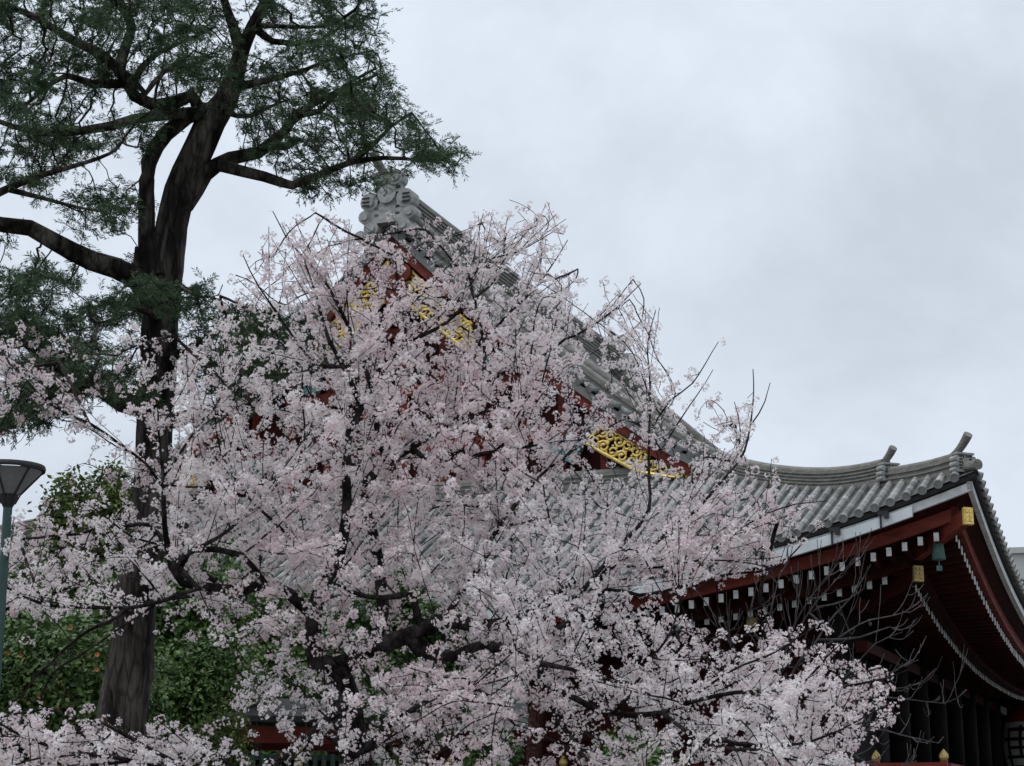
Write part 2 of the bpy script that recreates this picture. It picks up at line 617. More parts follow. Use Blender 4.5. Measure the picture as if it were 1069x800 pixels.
for sx in (1, -1):
    for sy in (0, 1):
        dy = -1 if not sy else 1
        dd = np.array([sx, dy, 0.0])
        up_s = np.linspace(GV + .6, 3.4, 16)
        rb = ridge_sweep(mir([hip_pt(s, .0 + .16 * max(0, (6.2 - s) / 3) ** 2) for s in up_s], sx, sy), .5, .6, 5)
        r1 = rb.build('hip_ridge', M['ridge'], roof)
        e1 = mir(hip_pt(3.3, .08), sx, sy)
        ornament(e1, dd, .66, .6, r1)
        curl_tile(e1 + np.array([0, 0, .58]) - dd * .6, dd, .125, 1.4, r1, .44)
        lo_s = np.linspace(3.4, .65, 12)
        rb = ridge_sweep(mir([hip_pt(s, -.05 + .1 * (max(0, 2.6 - s) / 2) ** 2) for s in lo_s], sx, sy), .42, .5, 3)
        r2 = rb.build('hip_ridge', M['ridge'], roof)
        e2 = mir(hip_pt(.5, -.03), sx, sy)
        ornament(e2, dd, .66, .6, r2)
        curl_tile(e2 + np.array([0, 0, .58]) - dd * .6, dd, .13, 1.45, r2, .48)
        cb = MB()                                                  # big round tile on the very corner
        q = mir(np.array([hip_pt(.9, .12), hip_pt(.4, .12), hip_pt(-.05, .16)]), sx, sy)
        cb.tube(q, [.14, .15, .17], 12)
        cb.build('corner_tile', M['ridge'], roof)
# verge (gable edge) of the upper roof, both ends
for sy in (0, 1):
    dy = -1 if not sy else 1
    for sx in (1, -1):
        s = np.linspace(9.9, H - .05, 24)
        z = Z0 + P_(s) + S_(GV) * K_(s)
        top = np.stack([H - s, np.full_like(s, GV), z], -1)
        T = np.gradient(top, axis=0)
        T /= np.linalg.norm(T, axis=1, keepdims=True)
        N = np.stack([-T[:, 2], 0 * s, T[:, 0]], -1)
        N *= np.sign(N[:, 2:3])
        # verge ridge set back on the slope
        Pm = mir(top + np.array([0, 1.5, 0]), sx, sy)
        Nm = mir(N, sx, 0)
        b = MB()
        lim = 20
        prof = ridge_profile(.55, .72, 4)
        sel = s > 12.6
        b.sweep(prof, Pm[sel], np.array([0, 1.0, 0]), Nm[sel])
        vr = b.build('verge_ridge', M['ridge'], roof)
        e = Pm[sel][0]
        ornament(e, (sx, 0, 0), .6, .9, vr)
        b = MB()
        prof2 = ridge_profile(.42, .5, 3)
        b.sweep(prof2, mir(top + np.array([0, .95, 0]), sx, sy), np.array([0, 1.0, 0]), Nm)
        b.build('verge_ridge', M['ridge'], roof)
        # short cover tiles running out over the verge, with round ends facing outward
        vt = MB()
        svals = np.arange(9.8, H - .3, .46)
        for sv in svals:
            zz = Z0 + P_(sv) + S_(GV) * K_(sv)
            slope = .4165 + 2 * .01197 * sv
            tl = np.array([-1, 0, slope]) / math.hypot(1, slope)
            nn = np.array([slope, 0, 1]) / math.hypot(1, slope)
            p0 = np.array([H - sv, GV + 1.5, zz]) + nn * .12
            p1 = np.array([H - sv, GV + .6, zz]) + nn * .08
            p2 = np.array([H - sv, GV - .12, zz]) - nn * .10
            vt.tube(mir(np.array([p0, p1, p2]), sx, sy), [.13, .14, .155], 9)
        # bed under them
        bed = mir(top, sx, sy)
        vt.sweep([(-.08, -.42), (-.08, -.15), (1.6, .09), (1.6, -.5)], bed, np.array([0, -dy * 1.0, 0]), Nm)
        vt.build('verge_tiles', M['tile'], roof, smooth=False)
# main ridge
b = ridge_sweep([(0, y, Z0 + P_(H) + .0 + .5 * (abs(y - LEN / 2) / (LEN / 2)) ** 3) for y in np.linspace(GV + .1, LEN - GV - .1, 20)], .95, 1.5, 8)
mr = b.build('main_ridge', M['ridge'], roof)
for sy in (0, 1):
    dy = -1 if not sy else 1
    e = mir(np.array([0, GV - .15, Z0 + P_(H) + .1]), 1, sy)
    bb = MB()
    u = np.array([0, 0, 1.0]); d = np.array([0, dy * 1.0, 0])
    bb.box(e + u * .9, (1.1, .5, 2.0))
    bb.box(e + u * .1 + d * .05, (2.1, .5, .7))
    for sx in (-1, 1):
        a = np.array([sx * 1.0, 0, 0])
        for (ox, oz, rr) in ((.85, .75, .42), (.35, 1.75, .36), (1.05, .1, .3), (.75, -.45, .34), (1.25, -.75, .26)):
            c = e + a * ox + u * oz
            bb.tube(np.array([c - d * .3, c + d * .32]), rr, 12)
            bb.tube(np.array([c + d * .3, c + d * .42]), rr * .6, 10)
    c = e + u * 1.0
    bb.tube(np.array([c, c + d * .4]), .42, 14)
    sl = bb
    sl.cur = 1
    for i in range(6):
        for sx in (-1, 1):
            sl.box(e + u * (.1 + .3 * i) + np.array([sx * .5, 0, 0]) + d * .27, (.2, .06, .12))
            if i < 3:
                sl.box(e + u * (.55 + .17 * i) + np.array([sx * .95, 0, 0]) + d * .44, (.34, .05, .06))
    bb.build('ridge_end_tile', M['stone_tile'], mr, mat2=M['slot'])
    curl_tile(e + u * 1.85 - d * .3, d + np.array([-.35, 0, 0]), .2, 1.5, mr, .75)

# ---- gable: wall, bargeboards, gilt filigree, carved ornaments
def barge_z(s):
    return Z0 + P_(s) + S_(GV) * K_(s)


gable = None
for sy in (0, 1):
    gb = MB()
    xs_ = np.linspace(-15.2, 15.2, 45)
    top = np.array([(x, GW, float(barge_z(H - abs(x))) - .1) for x in xs_])
    bot = np.array([(x, GW, float(Z0 + P_(GW)) - .4) for x in xs_])
    gb.grid(mir(np.stack([bot, np.maximum(top, bot + [0, 0, .01])]), 1, sy))
    gw = gb.build('gable_wall', M['red_shaded'], hall)
    if sy == 0:
        gable = gw
    bm_ = MB()
    for (z, hw, th_) in ((15.3, 10.3, .55), (17.6, 8.0, .5), (20.0, 5.6, .45), (22.6, 3.4, .4)):
        bm_.box(mir(np.array([0, GW - .22, z]), 1, sy), (2 * hw, .4, th_))
    for x in np.arange(-9, 9.1, 1.8):
        zt = float(barge_z(H - abs(x))) - .8
        if zt > 15.2:
            bm_.box(mir(np.array([x, GW - .12, (15 + zt) / 2]), 1, sy), (.32, .22, zt - 15))
    bm_.build('gable_beams', M['red'], gw)
    for sx in (1, -1):
        s = np.linspace(10.6, H, 22)
        z = barge_z(s)
        P = np.stack([H - s, np.full_like(s, GV + .1), z], -1)
        T = np.gradient(P, axis=0)
        T /= np.linalg.norm(T, axis=1, keepdims=True)
        N = np.stack([-T[:, 2], 0 * s, T[:, 0]], -1)
        N *= np.sign(N[:, 2:3])
        dyv = np.array([0, 1.0 if not sy else -1.0, 0])
        b = MB()
        b.sweep([(0, -.80), (0, -.36), (.28, -.36), (.28, -.80)], mir(P, sx, sy), dyv, mir(N, sx, 0))
        bo = b.build('bargeboard', M['red'], hall)
    # gilt filigree in bands under the bargeboards
    for sx in (1, -1):
        for (us, ud, ls, ld) in (((15.84, 14.0, 12.3), (1.12, .92, .72), (16.55, 14.39, 12.2), (2.42, 2.03, .9)),
                                 ((24.95, 23.2, 21.6), (1.4, 1.35, 1.35), (24.95, 23.0, 21.3), (3.0, 2.75, 2.55))):
            f = MB()
            n = 13
            q = np.linspace(0, 1, n)
            kq = np.array([0, .55, 1.0])
            yy = GV + .28
            def edge(ss_, dd_, q):
                sv = np.interp(q, kq, ss_)
                return np.stack([H - sv, np.full_like(sv, yy), barge_z(sv) - np.interp(q, kq, dd_)], -1)
            up_, lo_ = edge(us, ud, q), edge(ls, ld, q)
            mx_ = lambda A_: mir(A_, sx, sy)
            for line, r in ((up_, .065), (lo_, .075), (np.array([up_[0], lo_[0]]), .065), (np.array([up_[-1], lo_[-1]]), .06)):
                f.tube(mx_(line), r, 6)
            nc = 10
            for ci in range(nc):
                qa = np.array([(ci + .5) / nc])
                pu, pl_ = edge(us, ud, qa)[0], edge(ls, ld, qa)[0]
                hgt = np.linalg.norm(pu - pl_)
                nrow = max(1, int(round(hgt / .5)))
                for r_ in range(nrow):
                    c = pu + (pl_ - pu) * (r_ + .5) / nrow
                    hand = 1 if (ci + r_) % 2 else -1
                    R0 = min(.25, hgt / nrow * .5)
                    ph = rng.uniform(-.6, .6) + (math.pi if r_ % 2 else 0)
                    tt = np.linspace(0, 1, 15)
                    rad = R0 * (1 - .75 * tt)
                    ang = ph + hand * tt * 2.7 * math.pi
                    sp = np.stack([c[0] + rad * np.cos(ang), np.full(15, yy - .02), c[2] + rad * np.sin(ang)], -1)
                    f.tube(mx_(sp), np.linspace(.05, .062, 15), 5)
                    for a0 in (ph + 2.3, ph + 4.2):
                        lf = np.array([[c[0] + R0 * math.cos(a0) * k_, yy, c[2] + R0 * math.sin(a0) * k_ + .05 * math.sin(k_ * 3)] for k_ in (.75, 1.1, 1.4)])
                        f.tube(mx_(lf), [.065, .05, .02], 5)
            f.build('gilt_filigree', M['gold'], gw)
    # teal cloud carvings on the tie-beam ends and a hanging pendant at the peak
    for x, z, sc in ((7.4, 16.9, 1.0), (-7.4, 16.9, 1.0), (4.2, 20.6, .7), (-4.2, 20.6, .7)):
        t_ = MB()
        for i in range(6):
            a = i * 1.05
            cc = mir(np.array([x + .55 * sc * math.cos(a), GW - .65, z + .38 * sc * math.sin(a)]), 1, sy)
            t_.tube(np.array([cc - [0, .16, 0], cc + [0, .16, 0]]), .3 * sc * (.8 + .4 * rng.random()), 9)
        t_.box(mir(np.array([x, GW - .4, z]), 1, sy), (1.1 * sc, .5, .5 * sc))
        t_.build('cloud_carving', M['teal'], gw)
    pd = MB()
    zc_ = float(barge_z(H)) - 2.4
    for (ox, oz, r) in ((0, 0, .5), (-.55, .1, .38), (.55, .1, .38), (0, -.6, .42), (-.4, -.55, .3), (.4, -.55, .3), (0, -1.1, .25)):
        cc = mir(np.array([ox, GV + .15, zc_ + oz]), 1, sy)
        pd.tube(np.array([cc - [0, .12, 0], cc + [0, .12, 0]]), r, 12)
    pd.build('gable_pendant', M['red'], gw)
    # small tiled ledge at the foot of the gable
    lb = MB()
    lb.sweep(ridge_profile(.5, .5, 3), mir(np.array([(x, GW - 1.0, float(Z0 + P_(GW - 1.0)) + .02) for x in np.linspace(-13, 13, 4)]), 1, sy), np.array([0, 1.0, 0]), np.array([0, 0, 1.0]))
    lb.build('foot_ridge', M['ridge'], roof)

# ---- eaves
SIDES = []
def side_path(side, off, dz, t0=None, t1=None, n=60, fall=1.0):
    """points along one eave line; side: w, e (gable sides) / f, b (front, back)"""
    t0 = off if t0 is None else t0
    if side in 'we':
        t1 = 2 * H - off if t1 is None else t1
        half_ = H
    else:
        t1 = LEN - off if t1 is None else t1
        half_ = LEN / 2
    t = np.linspace(t0, t1, n)
    tt = np.minimum(t, 2 * half_ - t)
    z = Z0 + S_(tt) * (1 - off / 13.0 * fall) + dz
    if side == 'w':
        return np.stack([H - t, np.full(n, off), z], -1), np.array([0, 1.0, 0])
    if side == 'e':
        return np.stack([H - t, np.full(n, LEN - off), z], -1), np.array([0, -1.0, 0])
    if side == 'f':
        return np.stack([np.full(n, H - off), t, z], -1), np.array([-1.0, 0, 0])
    return np.stack([np.full(n, -H + off), t, z], -1), np.array([1.0, 0, 0])


UPV = np.array([0, 0, 1.0])
for sd_ in 'wefb':
    P, inn = side_path(sd_, .06, -.12)
    b = MB(); b.sweep([(.04, -.07), (0, .08), (.3, .08), (.3, -.07)], P, inn, UPV)
    b.build('eave_tile_bed', M['slot'], roof)
    P, inn = side_path(sd_, .2, -.17)
    b = MB(); b.sweep([(0, -.30), (0, -.03), (.16, -.03), (.16, -.30)], P, inn, UPV)
    b.build('eave_board', M['white'], hall)
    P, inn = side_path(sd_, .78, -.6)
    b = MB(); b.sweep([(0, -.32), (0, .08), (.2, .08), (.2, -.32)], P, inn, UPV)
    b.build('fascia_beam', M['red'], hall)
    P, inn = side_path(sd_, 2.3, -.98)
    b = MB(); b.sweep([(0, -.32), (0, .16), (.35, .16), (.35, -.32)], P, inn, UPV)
    b.build('fascia_beam', M['red_shaded'], hall)
    # soffit boards
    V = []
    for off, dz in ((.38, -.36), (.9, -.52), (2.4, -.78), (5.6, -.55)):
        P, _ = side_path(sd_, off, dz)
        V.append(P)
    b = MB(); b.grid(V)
    b.build('soffit', M['red_shaded'], hall)  # shade below the roof is painted into this red

# white-ended rafters: the ones that show most are parts of their own, the rest one part
rest, rest_end = MB(), MB()
count = 0
def rafter(side, t, o0, o1, dz0, dz1, solo):
    global count
    half_ = H if side in 'we' else LEN / 2
    o1 = min(o1, min(t, 2 * half_ - t) - .15)
    if o1 - o0 < .2:
        return
    tt = min(t, 2 * half_ - t)
    Pq = []
    for off, dz in ((o0, dz0), (o1, dz1)):
        P, inn = side_path(side, off, dz, t, t, 1)
        Pq.append(P[0])
    Pq = np.array(Pq)
    acr = np.cross(inn, UPV)
    b = MB() if solo else rest
    b.sweep([(-.07, -.22), (-.07, .03), (.07, .03), (.07, -.22)], Pq, acr, UPV)
    e = MB() if solo else rest_end
    c = Pq[0] - inn * (.012 + .02 * rng.random()) + UPV * (-.095 + rng.normal(0, .012))
    Rm = np.stack([acr, inn, UPV], 1)
    e.box(c, (.16, .03, .27), Rm)
    if solo:
        o = b.build('rafter', M['red_shaded'], hall)
        e.build('white_end', M['white'], o)
        count += 1


solo_w = set(range(2, 27)); solo_f = set(range(2, 27))
for sd_ in 'wfeb':
    nmax = int((2 * H if sd_ in 'we' else LEN) / SP)
    for k in range(1, nmax):
        t = k * SP
        so = (sd_ == 'w' and k in solo_w) or (sd_ == 'f' and k in solo_f)
        rafter(sd_, t, .98, 2.5, -1.02, -.92, so and k > 2)
        rafter(sd_, t, 2.75, 5.6, -1.22, -.75, so and k > 6)
ro = rest.build('rafters', M['red_shaded'], hall); ro['kind'] = 'stuff'
re_ = rest_end.build('rafter_ends', M['white'], ro); re_['kind'] = 'stuff'

# gutter with brackets along the west eave
for (t0, t1) in ((2.05, 6.0), (6.05, 10.5), (10.55, 15), (15.05, 19.5), (19.55, 24)):
    P, inn = side_path('w', .0, -.46, t0, t1, 14)
    b = MB(); b.sweep([(.02, -.2), (0, .12), (.16, .12), (.17, -.2)], P, inn, UPV)
    gt = b.build('gutter', M['board'], hall)
    for tb in np.arange(t0 + .9, t1, 1.55):
        P, inn = side_path('w', -.05, -.36, tb, tb, 1)
        b = MB()
        b.box(P[0] + [0, 0, .1], (.3, .14, .13))
        b.box(P[0] + [.12, -.02, .04], (.14, .16, .22))
        b.box(P[0] + [-.08, .02, -.14], (.05, .08, .45))
        b.build('gutter_bracket', M['black'], gt)

# hip rafters with gilt caps, all four corners
for sx in (1, -1):
    for sy in (0, 1):
        for (s0, s1, dz, w, h, cap) in ((.42, 3.2, -1.12, .3, .46, 'gold'), (2.35, 6.0, -1.55, .3, .44, 'gold_dull')):
            a = np.array([H - s0, s0, Z0 + float(S_(s0)) * (1 - s0 / 13) + dz])
            c = np.array([H - s1, s1, Z0 + float(S_(s1)) * (1 - s1 / 13) + dz + .25])
            P = mir(np.array([a, c]), sx, sy)
            T = P[1] - P[0]
            A = np.cross(T, UPV); A /= np.linalg.norm(A)
            b = MB(); b.sweep([(-w / 2, -h / 2), (-w / 2, h / 2), (w / 2, h / 2), (w / 2, -h / 2)], P, A, UPV)
            hr = b.build('hip_rafter', M['red' if s0 < 1 else 'red_shaded'], hall)  # inner rafter takes the red with eave shade painted in
            dirn = -T / np.linalg.norm(T)
            b = MB()
            Rm = np.stack([A, dirn, UPV], 1)
            b.box(P[0] + dirn * .0, (w + .05, .1, h + .06), Rm)
            for iz in (-1, 0, 1):
                for ix in (-1, 1):
                    b.box(P[0] + dirn * .06 + A * ix * w * .25 + UPV * iz * h * .3, (w * .36, .04, h * .22), Rm)
            b.build('gilt_cap', M[cap], hr)

# ---- body of the hall: walls, pillars, beams, veranda
FZ = 2.65
XW, YW = 17.0, 6.0                         # pillar lines
for y0 in (YW, LEN - YW):
    b = MB(); b.box((1.45, y0, (FZ + 9.2) / 2), (36.9, .2, 9.2 - FZ)); b.build('side_wall', M['red_shaded'], hall)
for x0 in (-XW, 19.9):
    b = MB(); b.box((x0, LEN / 2, (FZ + 9.0) / 2), (.2, LEN - 2 * YW + 5, 9.4 - FZ)); b.build('front_wall' if x0 > 0 else 'rear_wall', M['dark'], hall)  # front wall closes the porch, its darkness painted as near-black colour
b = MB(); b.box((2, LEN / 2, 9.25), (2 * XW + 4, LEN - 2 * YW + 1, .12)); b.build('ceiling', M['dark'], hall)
for x in np.arange(-17, 17.1, 4.25):
    b = MB(); b.tube([(x, YW - .12, FZ), (x, YW - .12, 8.9)], .38, 14); b.build('pillar', M['red_shaded'], hall, smooth=True)
for y in np.arange(YW + 4.2, LEN - YW + .1, 4.22):
    b = MB(); b.tube([(20.6, y, FZ), (20.6, y, 9.2)], .38, 14); b.build('pillar', M['dark'], hall, smooth=True)  # vermilion pillars coloured near-black, porch shade painted in
b = MB()
for z in (3.4, 5.1, 7.35, 8.75):
    b.box((0, YW - .2, z), (2 * XW + 1, .5, .38))
    if z > 7:
        b.box((20.6, LEN / 2, z + .35), (.4, LEN - 2 * YW + 4, .36))
b.build('tie_beam', M['red_shaded'], hall)
for x in np.arange(-14.875, 10, 4.25):
    for (z0, z1) in ((5.35, 7.1), (7.6, 8.5)):
        b = MB(); b.box((x, YW - .16, (z0 + z1) / 2), (3.3, .1, z1 - z0)); b.build('plaster_panel', M['plaster'], hall)
# bracket sets over the pillars with gilt-capped noses
for side_y in (YW,):
    for x in np.arange(-17, 17.1, 4.25):
        b = MB()
        for i, (o, w) in enumerate(((.0, 1.0), (.7, 1.5), (1.4, 2.0))):
            b.box((x, side_y - .2 - o * .6, 8.98 + .0 * i - .25 + i * .1), (w, .9, .28))
        b.box((x, side_y - 1.2, 8.55), (.3, 2.2, .3))
        bk = b.build('bracket_set', M['red_shaded'], hall)
        b = MB(); b.box((x, side_y - 2.33, 8.55), (.36, .06, .5)); b.build('gilt_cap', M['gold_dull'], bk)
for y in np.arange(YW + 4.2, LEN - YW, 4.22):
    b = MB()
    b.box((21.0, y, 9.1), (1.2, 1.6, .28)); b.box((21.4, y, 8.85), (1.6, .3, .3))
    bk = b.build('bracket_set', M['red_shaded'], hall)
    b = MB(); b.box((22.23, y, 8.85), (.06, .36, .5)); b.build('gilt_cap', M['gold_dull'], bk)
# veranda floor, railing
b = MB()
b.box((0, LEN / 2, FZ - .15), (2 * (XW + 6.4), LEN - 2 * YW + 6, .3)); b.build('veranda_floor', M['red_shaded'], hall)
b = MB(); b.box((0, LEN / 2, 1.35), (2 * (XW + 5.8), LEN - 2 * YW + 4.4, 2.7)); b.build('podium', M['stone'], hall)
rl = MB()
for z, th_ in ((3.0, .14), (3.4, .12), (3.8, .18)):
    rl.box((1.7, YW - 2.8, z), (2 * 21.5, th_, th_))
    rl.box((23.2, LEN / 2 - 9, z), (th_, LEN - 2 * YW - 14, th_))
rail = rl.build('railing', M['red'], hall)
for x in np.arange(-19.6, 23.3, 2.14):
    b = MB(); b.box((x, YW - 2.8, 3.3), (.2, .22, 1.3)); ps = b.build('rail_post', M['red'], rail)
    b = MB(); b.tube([(x, YW - 2.8, 3.95), (x, YW - 2.8, 4.03), (x, YW - 2.8, 4.12), (x, YW - 2.8, 4.2), (x, YW - 2.8, 4.3)], [.1, .15, .14, .09, .01], 10)
    b.build('gilt_finial', M['gold_dull'], rail)
# wind bell under the corner
wb = mir(hip_pt(1.55, 0), 1, 0)
wz = Z0 + float(S_(1.55)) - 1.35
bl = thing('wind_bell', 'small green bronze wind bell hanging under the upturned eave corner', 'bell')
bl.parent = None
cs, sn = math.cos(-AD), math.sin(-AD)
def hl(p):
    p = np.asarray(p, float)
    return np.array([root_loc[0] + cs * p[0] - sn * p[1], root_loc[1] + sn * p[0] + cs * p[1], p[2]])
bw = hl((H - 1.55, 1.55, wz))
bl.location = tuple(bw + [0, 0, -.75])
b = MB()
b.tube([(0, 0, .98), (0, 0, .88), (0, 0, .84), (0, 0, .7), (0, 0, .35), (0, 0, .12), (0, 0, .1)], [.03, .03, .1, .16, .19, .22, .17], 12)
b.build('bell_body', M['verdigris'], bl, smooth=True)
b = MB()
b.tube([(0, 0, .12), (0, 0, -.12)], .02, 6)
b.box((0, 0, -.16), (.18, .03, .16))
b.build('clapper', M['verdigris'], bl)

# big paper lantern under the front eave
lc = hl((22.8, 37.0, 0))
lt = thing('paper_lantern', 'huge dark red paper lantern hanging in the shade of the front eaves', 'lantern', lc + np.array([0, 0, 3.9]), -AD)
lt.scale = (1.2, 1.2, 1.12)
b = MB()
zz = np.linspace(0, 3.6, 37)
rr = 1.75 * np.clip(1 - ((zz - 1.8) / 2.35) ** 2, .05, 1) ** .5
rr = rr * (1 + .012 * np.cos(np.arange(37) * math.pi))
b.tube(np.stack([0 * zz, 0 * zz, zz], -1), rr, 40, caps=False)
b.build('lantern_shade', M['lantern_red'], lt, smooth=False)
b = MB()
b.tube([(0, 0, 3.5), (0, 0, 4.0)], 1.3, 28)
b.tube([(0, 0, 3.9), (0, 0, 5.6)], .06, 6)
b.build('lantern_cap', M['black'], lt)
b = MB(); b.tube([(0, 0, -.35), (0, 0, .12)], 1.3, 28)
b.build('lantern_base', M['black'], lt)
def on_lantern(ang, z, lift):
    r = 1.75 * max(.05, 1 - ((z - 1.8) / 2.35) ** 2) ** .5 + lift
    return (r * math.cos(ang), r * math.sin(ang), z)
b = MB()
a0 = math.radians(-118)
V = [[on_lantern(a, z, .03) for a in np.linspace(a0 - .55, a0 + .55, 12)] for z in np.linspace(.5, 2.75, 12)]
b.grid(V)
b.build('pale_lettering_ground', M['lantern_pale'], lt)
b = MB()
for (z, w0, w1, hh) in ((2.35, -.35, .35, .16), (1.95, -.45, .45, .14), (1.6, -.3, .42, .12), (1.2, -.4, .3, .13), (.8, -.3, .3, .12)):
    V = [[on_lantern(a0 + q, z + k * hh, .06) for q in np.linspace(w0, w1, 8)] for k in (0, 1)]
    b.grid(V)
for (q0, z0, z1) in ((-.28, .8, 2.5), (.05, 1.2, 2.6), (.3, .7, 1.7)):
    V = [[on_lantern(a0 + q, z, .075) for q in (q0 - .04, q0 + .04)] for z in np.linspace(z0, z1, 8)]
    b.grid(V)
b.build('brush_strokes', M['black'], lt)

# ================================================================== pale building far right
pb = thing('office_building', 'pale concrete building far behind the temple roof at the picture edge', 'building', (58, 160, 0), -.2)
b = MB(); b.box((0, 0, 12.6), (34, 16, 25.2)); b.build('wall', M['concrete'], pb)
b = MB(); b.box((0, 0, 25.4), (34.6, 16.6, .5)); b.build('parapet', M['concrete'], pb)
for r_ in range(5):
    for c_ in range(7):
        b = MB(); b.box((-14 + c_ * 4.6, -8.05, 4 + r_ * 4.5), (3.2, .2, 1.8)); b.build('window', M['glass'], pb)

# ================================================================== plants: growth engine
def catmull(P, step):
    P = np.asarray(P, float)
    if len(P) == 2:
        n = max(2, int(np.linalg.norm(P[1, :3] - P[0, :3]) / step) + 1)
        return P[0] + (P[1] - P[0]) * np.linspace(0, 1, n)[:, None]
    Q = np.vstack([2 * P[0] - P[1], P, 2 * P[-1] - P[-2]])
    out = []
    for i in range(1, len(Q) - 2):
        n = max(1, int(np.linalg.norm(Q[i + 1, :3] - Q[i, :3]) / step))
        for t in np.arange(n) / n:
            out.append(.5 * ((2 * Q[i]) + (-Q[i - 1] + Q[i + 1]) * t + (2 * Q[i - 1] - 5 * Q[i] + 4 * Q[i + 1] - Q[i + 2]) * t * t
                             + (-Q[i - 1] + 3 * Q[i] - 3 * Q[i + 1] + Q[i + 2]) * t ** 3))
    out.append(P[-1])
    return np.array(out)


class Skeleton:
    def __init__(self):
        self.pos, self.par, self.rad, self.key, self.tree = [], [], [], [], []
        self.keys = []

    def key_line(self, pts, tree=0, step=.12, wob=.012, r=None):
        """pts: rows (x,y,z,r) in metres; first row is joined to the nearest node of the same tree"""
        C = catmull(pts, step)
        C[:, 3] = np.maximum(C[:, 3], .003)
        nz = rng.normal(0, wob, (len(C), 3))
        for _ in range(2):
            nz[1:-1] = (nz[:-2] + nz[1:-1] + nz[2:]) / 3
        C[1:, :3] += nz[1:] * 1.6
        kid = len(self.keys)
        par = -1
        if any(t == tree for t in self.tree):
            A = np.array(self.pos)
            m = np.array(self.tree) == tree
            d = np.linalg.norm(A - C[0, :3], axis=1)
            d[~m] = 1e9
            par = int(d.argmin())
        ids = []
        for c in C:
            self.pos.append(c[:3]); self.par.append(par); self.rad.append(c[3]); self.key.append(kid); self.tree.append(tree)
            par = len(self.pos) - 1
            ids.append(par)
        self.keys.append(ids)
        return kid

    def grow(self, A, step=.1, infl=.9, kill=.14, iters=140, up=.06, jit=.25, maxch=3, inertia=.0):
        pos = np.array(self.pos)
        par = list(self.par)
        pa = np.array(par)
        dirs = np.where((pa >= 0)[:, None], pos - pos[np.maximum(pa, 0)], 0)
        dirs /= np.linalg.norm(dirs, axis=1, keepdims=True) + 1e-9
        dirs *= .3
        tree = list(self.tree)
        key = list(self.key)
        N0 = len(pos)
        A = np.asarray(A)
        nd = np.full(len(A), 1e9)
        ni = np.zeros(len(A), int)
        def upd(s, e):
            for c in range(s, e, 400):
                D = np.linalg.norm(A[:, None] - pos[None, c:min(c + 400, e)], axis=2)
                m = D.min(1)
                w = m < nd
                nd[w] = m[w]
                ni[w] = D.argmin(1)[w] + c
        upd(0, N0)
        nch = np.zeros(200000, int)
        for it in range(iters):
            inf_now = infl if it > 12 else 4.0
            act = nd < inf_now
            if not act.any():
                inf_now = 99
                act = nd < inf_now
                if not act.any():
                    break
            idx = ni[act]
            v = A[act] - pos[idx]
            v /= np.linalg.norm(v, axis=1, keepdims=True) + 1e-9
            uq, inv = np.unique(idx, return_inverse=True)
            sm = np.zeros((len(uq), 3))
            np.add.at(sm, inv, v)
            ok = nch[uq] < maxch
            uq, sm = uq[ok], sm[ok]
            if len(uq) == 0:
                break
            sm /= np.linalg.norm(sm, axis=1, keepdims=True) + 1e-9
            sm += rng.normal(0, jit, sm.shape) + inertia * dirs[uq]
            sm[:, 2] += up
            sm /= np.linalg.norm(sm, axis=1, keepdims=True) + 1e-9
            new = pos[uq] + sm * step
            dirs = np.vstack([dirs, sm])
            nch[uq] += 1
            s = len(pos)
            pos = np.vstack([pos, new])
            par += list(uq)
            tree += [tree[u] for u in uq]
            key += [-1] * len(uq)
            upd(s, len(pos))
            keep = nd > kill
            A, nd, ni = A[keep], nd[keep], ni[keep]
            if len(A) == 0:
                break
        self.pos = pos
        self.par = np.array(par)
        self.tree = np.array(tree)
        self.key = np.array(key)
        rk = np.array(list(self.rad) + [0.0] * (len(pos) - N0))
        self.rk = rk
        self.n0 = getattr(self, 'k0', N0)

    def finish(self, tip=.003, ex=2.2):
        n = len(self.pos)
        acc = np.zeros(n)
        r = self.rk.copy()
        for i in range(n - 1, -1, -1):
            ri = max(acc[i] ** (1 / ex) if acc[i] > 0 else 0, tip)
            if self.key[i] >= 0:
                ri = max(self.rk[i], min(ri, self.rk[i] * 1.6))
            r[i] = ri
            p = self.par[i]
            if p >= 0 and self.key[i] < 0:
                acc[p] += ri ** ex
        self.r = r
        self.kids = [[] for _ in range(n)]
        for i in range(n):
            if self.par[i] >= 0:
                self.kids[self.par[i]].append(i)

    def key_mesh(self, kid, mb, k=8):
        ids = self.keys[kid]
        P = self.pos[ids]
        R = self.r[ids]
        p0 = self.par[ids[0]]
        if p0 >= 0:
            P = np.vstack([self.pos[p0], P]); R = np.concatenate([[R[0]], R])
        R = R.copy()
        if p0 >= 0 and len(R) > 5 and R[1] > .015 and self.r[p0] > 1.25 * R[1]:
            R[:4] *= np.array([1.45, 1.3, 1.16, 1.06])
        if len(P) > 1:
            mb.tube(P, R, k, gnarl=.07 if R.max() > .02 else .02)

    def twig_mesh(self, tree, mb, k=4):
        for i in range(self.n0, len(self.pos)):
            if self.tree[i] != tree:
                continue
            p = self.par[i]
            sib = [c for c in self.kids[p] if self.key[c] < 0]
            if self.key[p] < 0 and max(sib, key=lambda c: self.r[c]) == i:
                continue                                    # continues its parent's chain
            ch = [p, i]
            c = i
            while True:
                ks = [q for q in self.kids[c] if self.key[q] < 0]
                if not ks:
                    break
                c = max(ks, key=lambda q: self.r[q])
                ch.append(c)
            R = self.r[ch].copy()
            R[0] = R[1]
            mb.tube(self.pos[ch], R, k, caps=False)


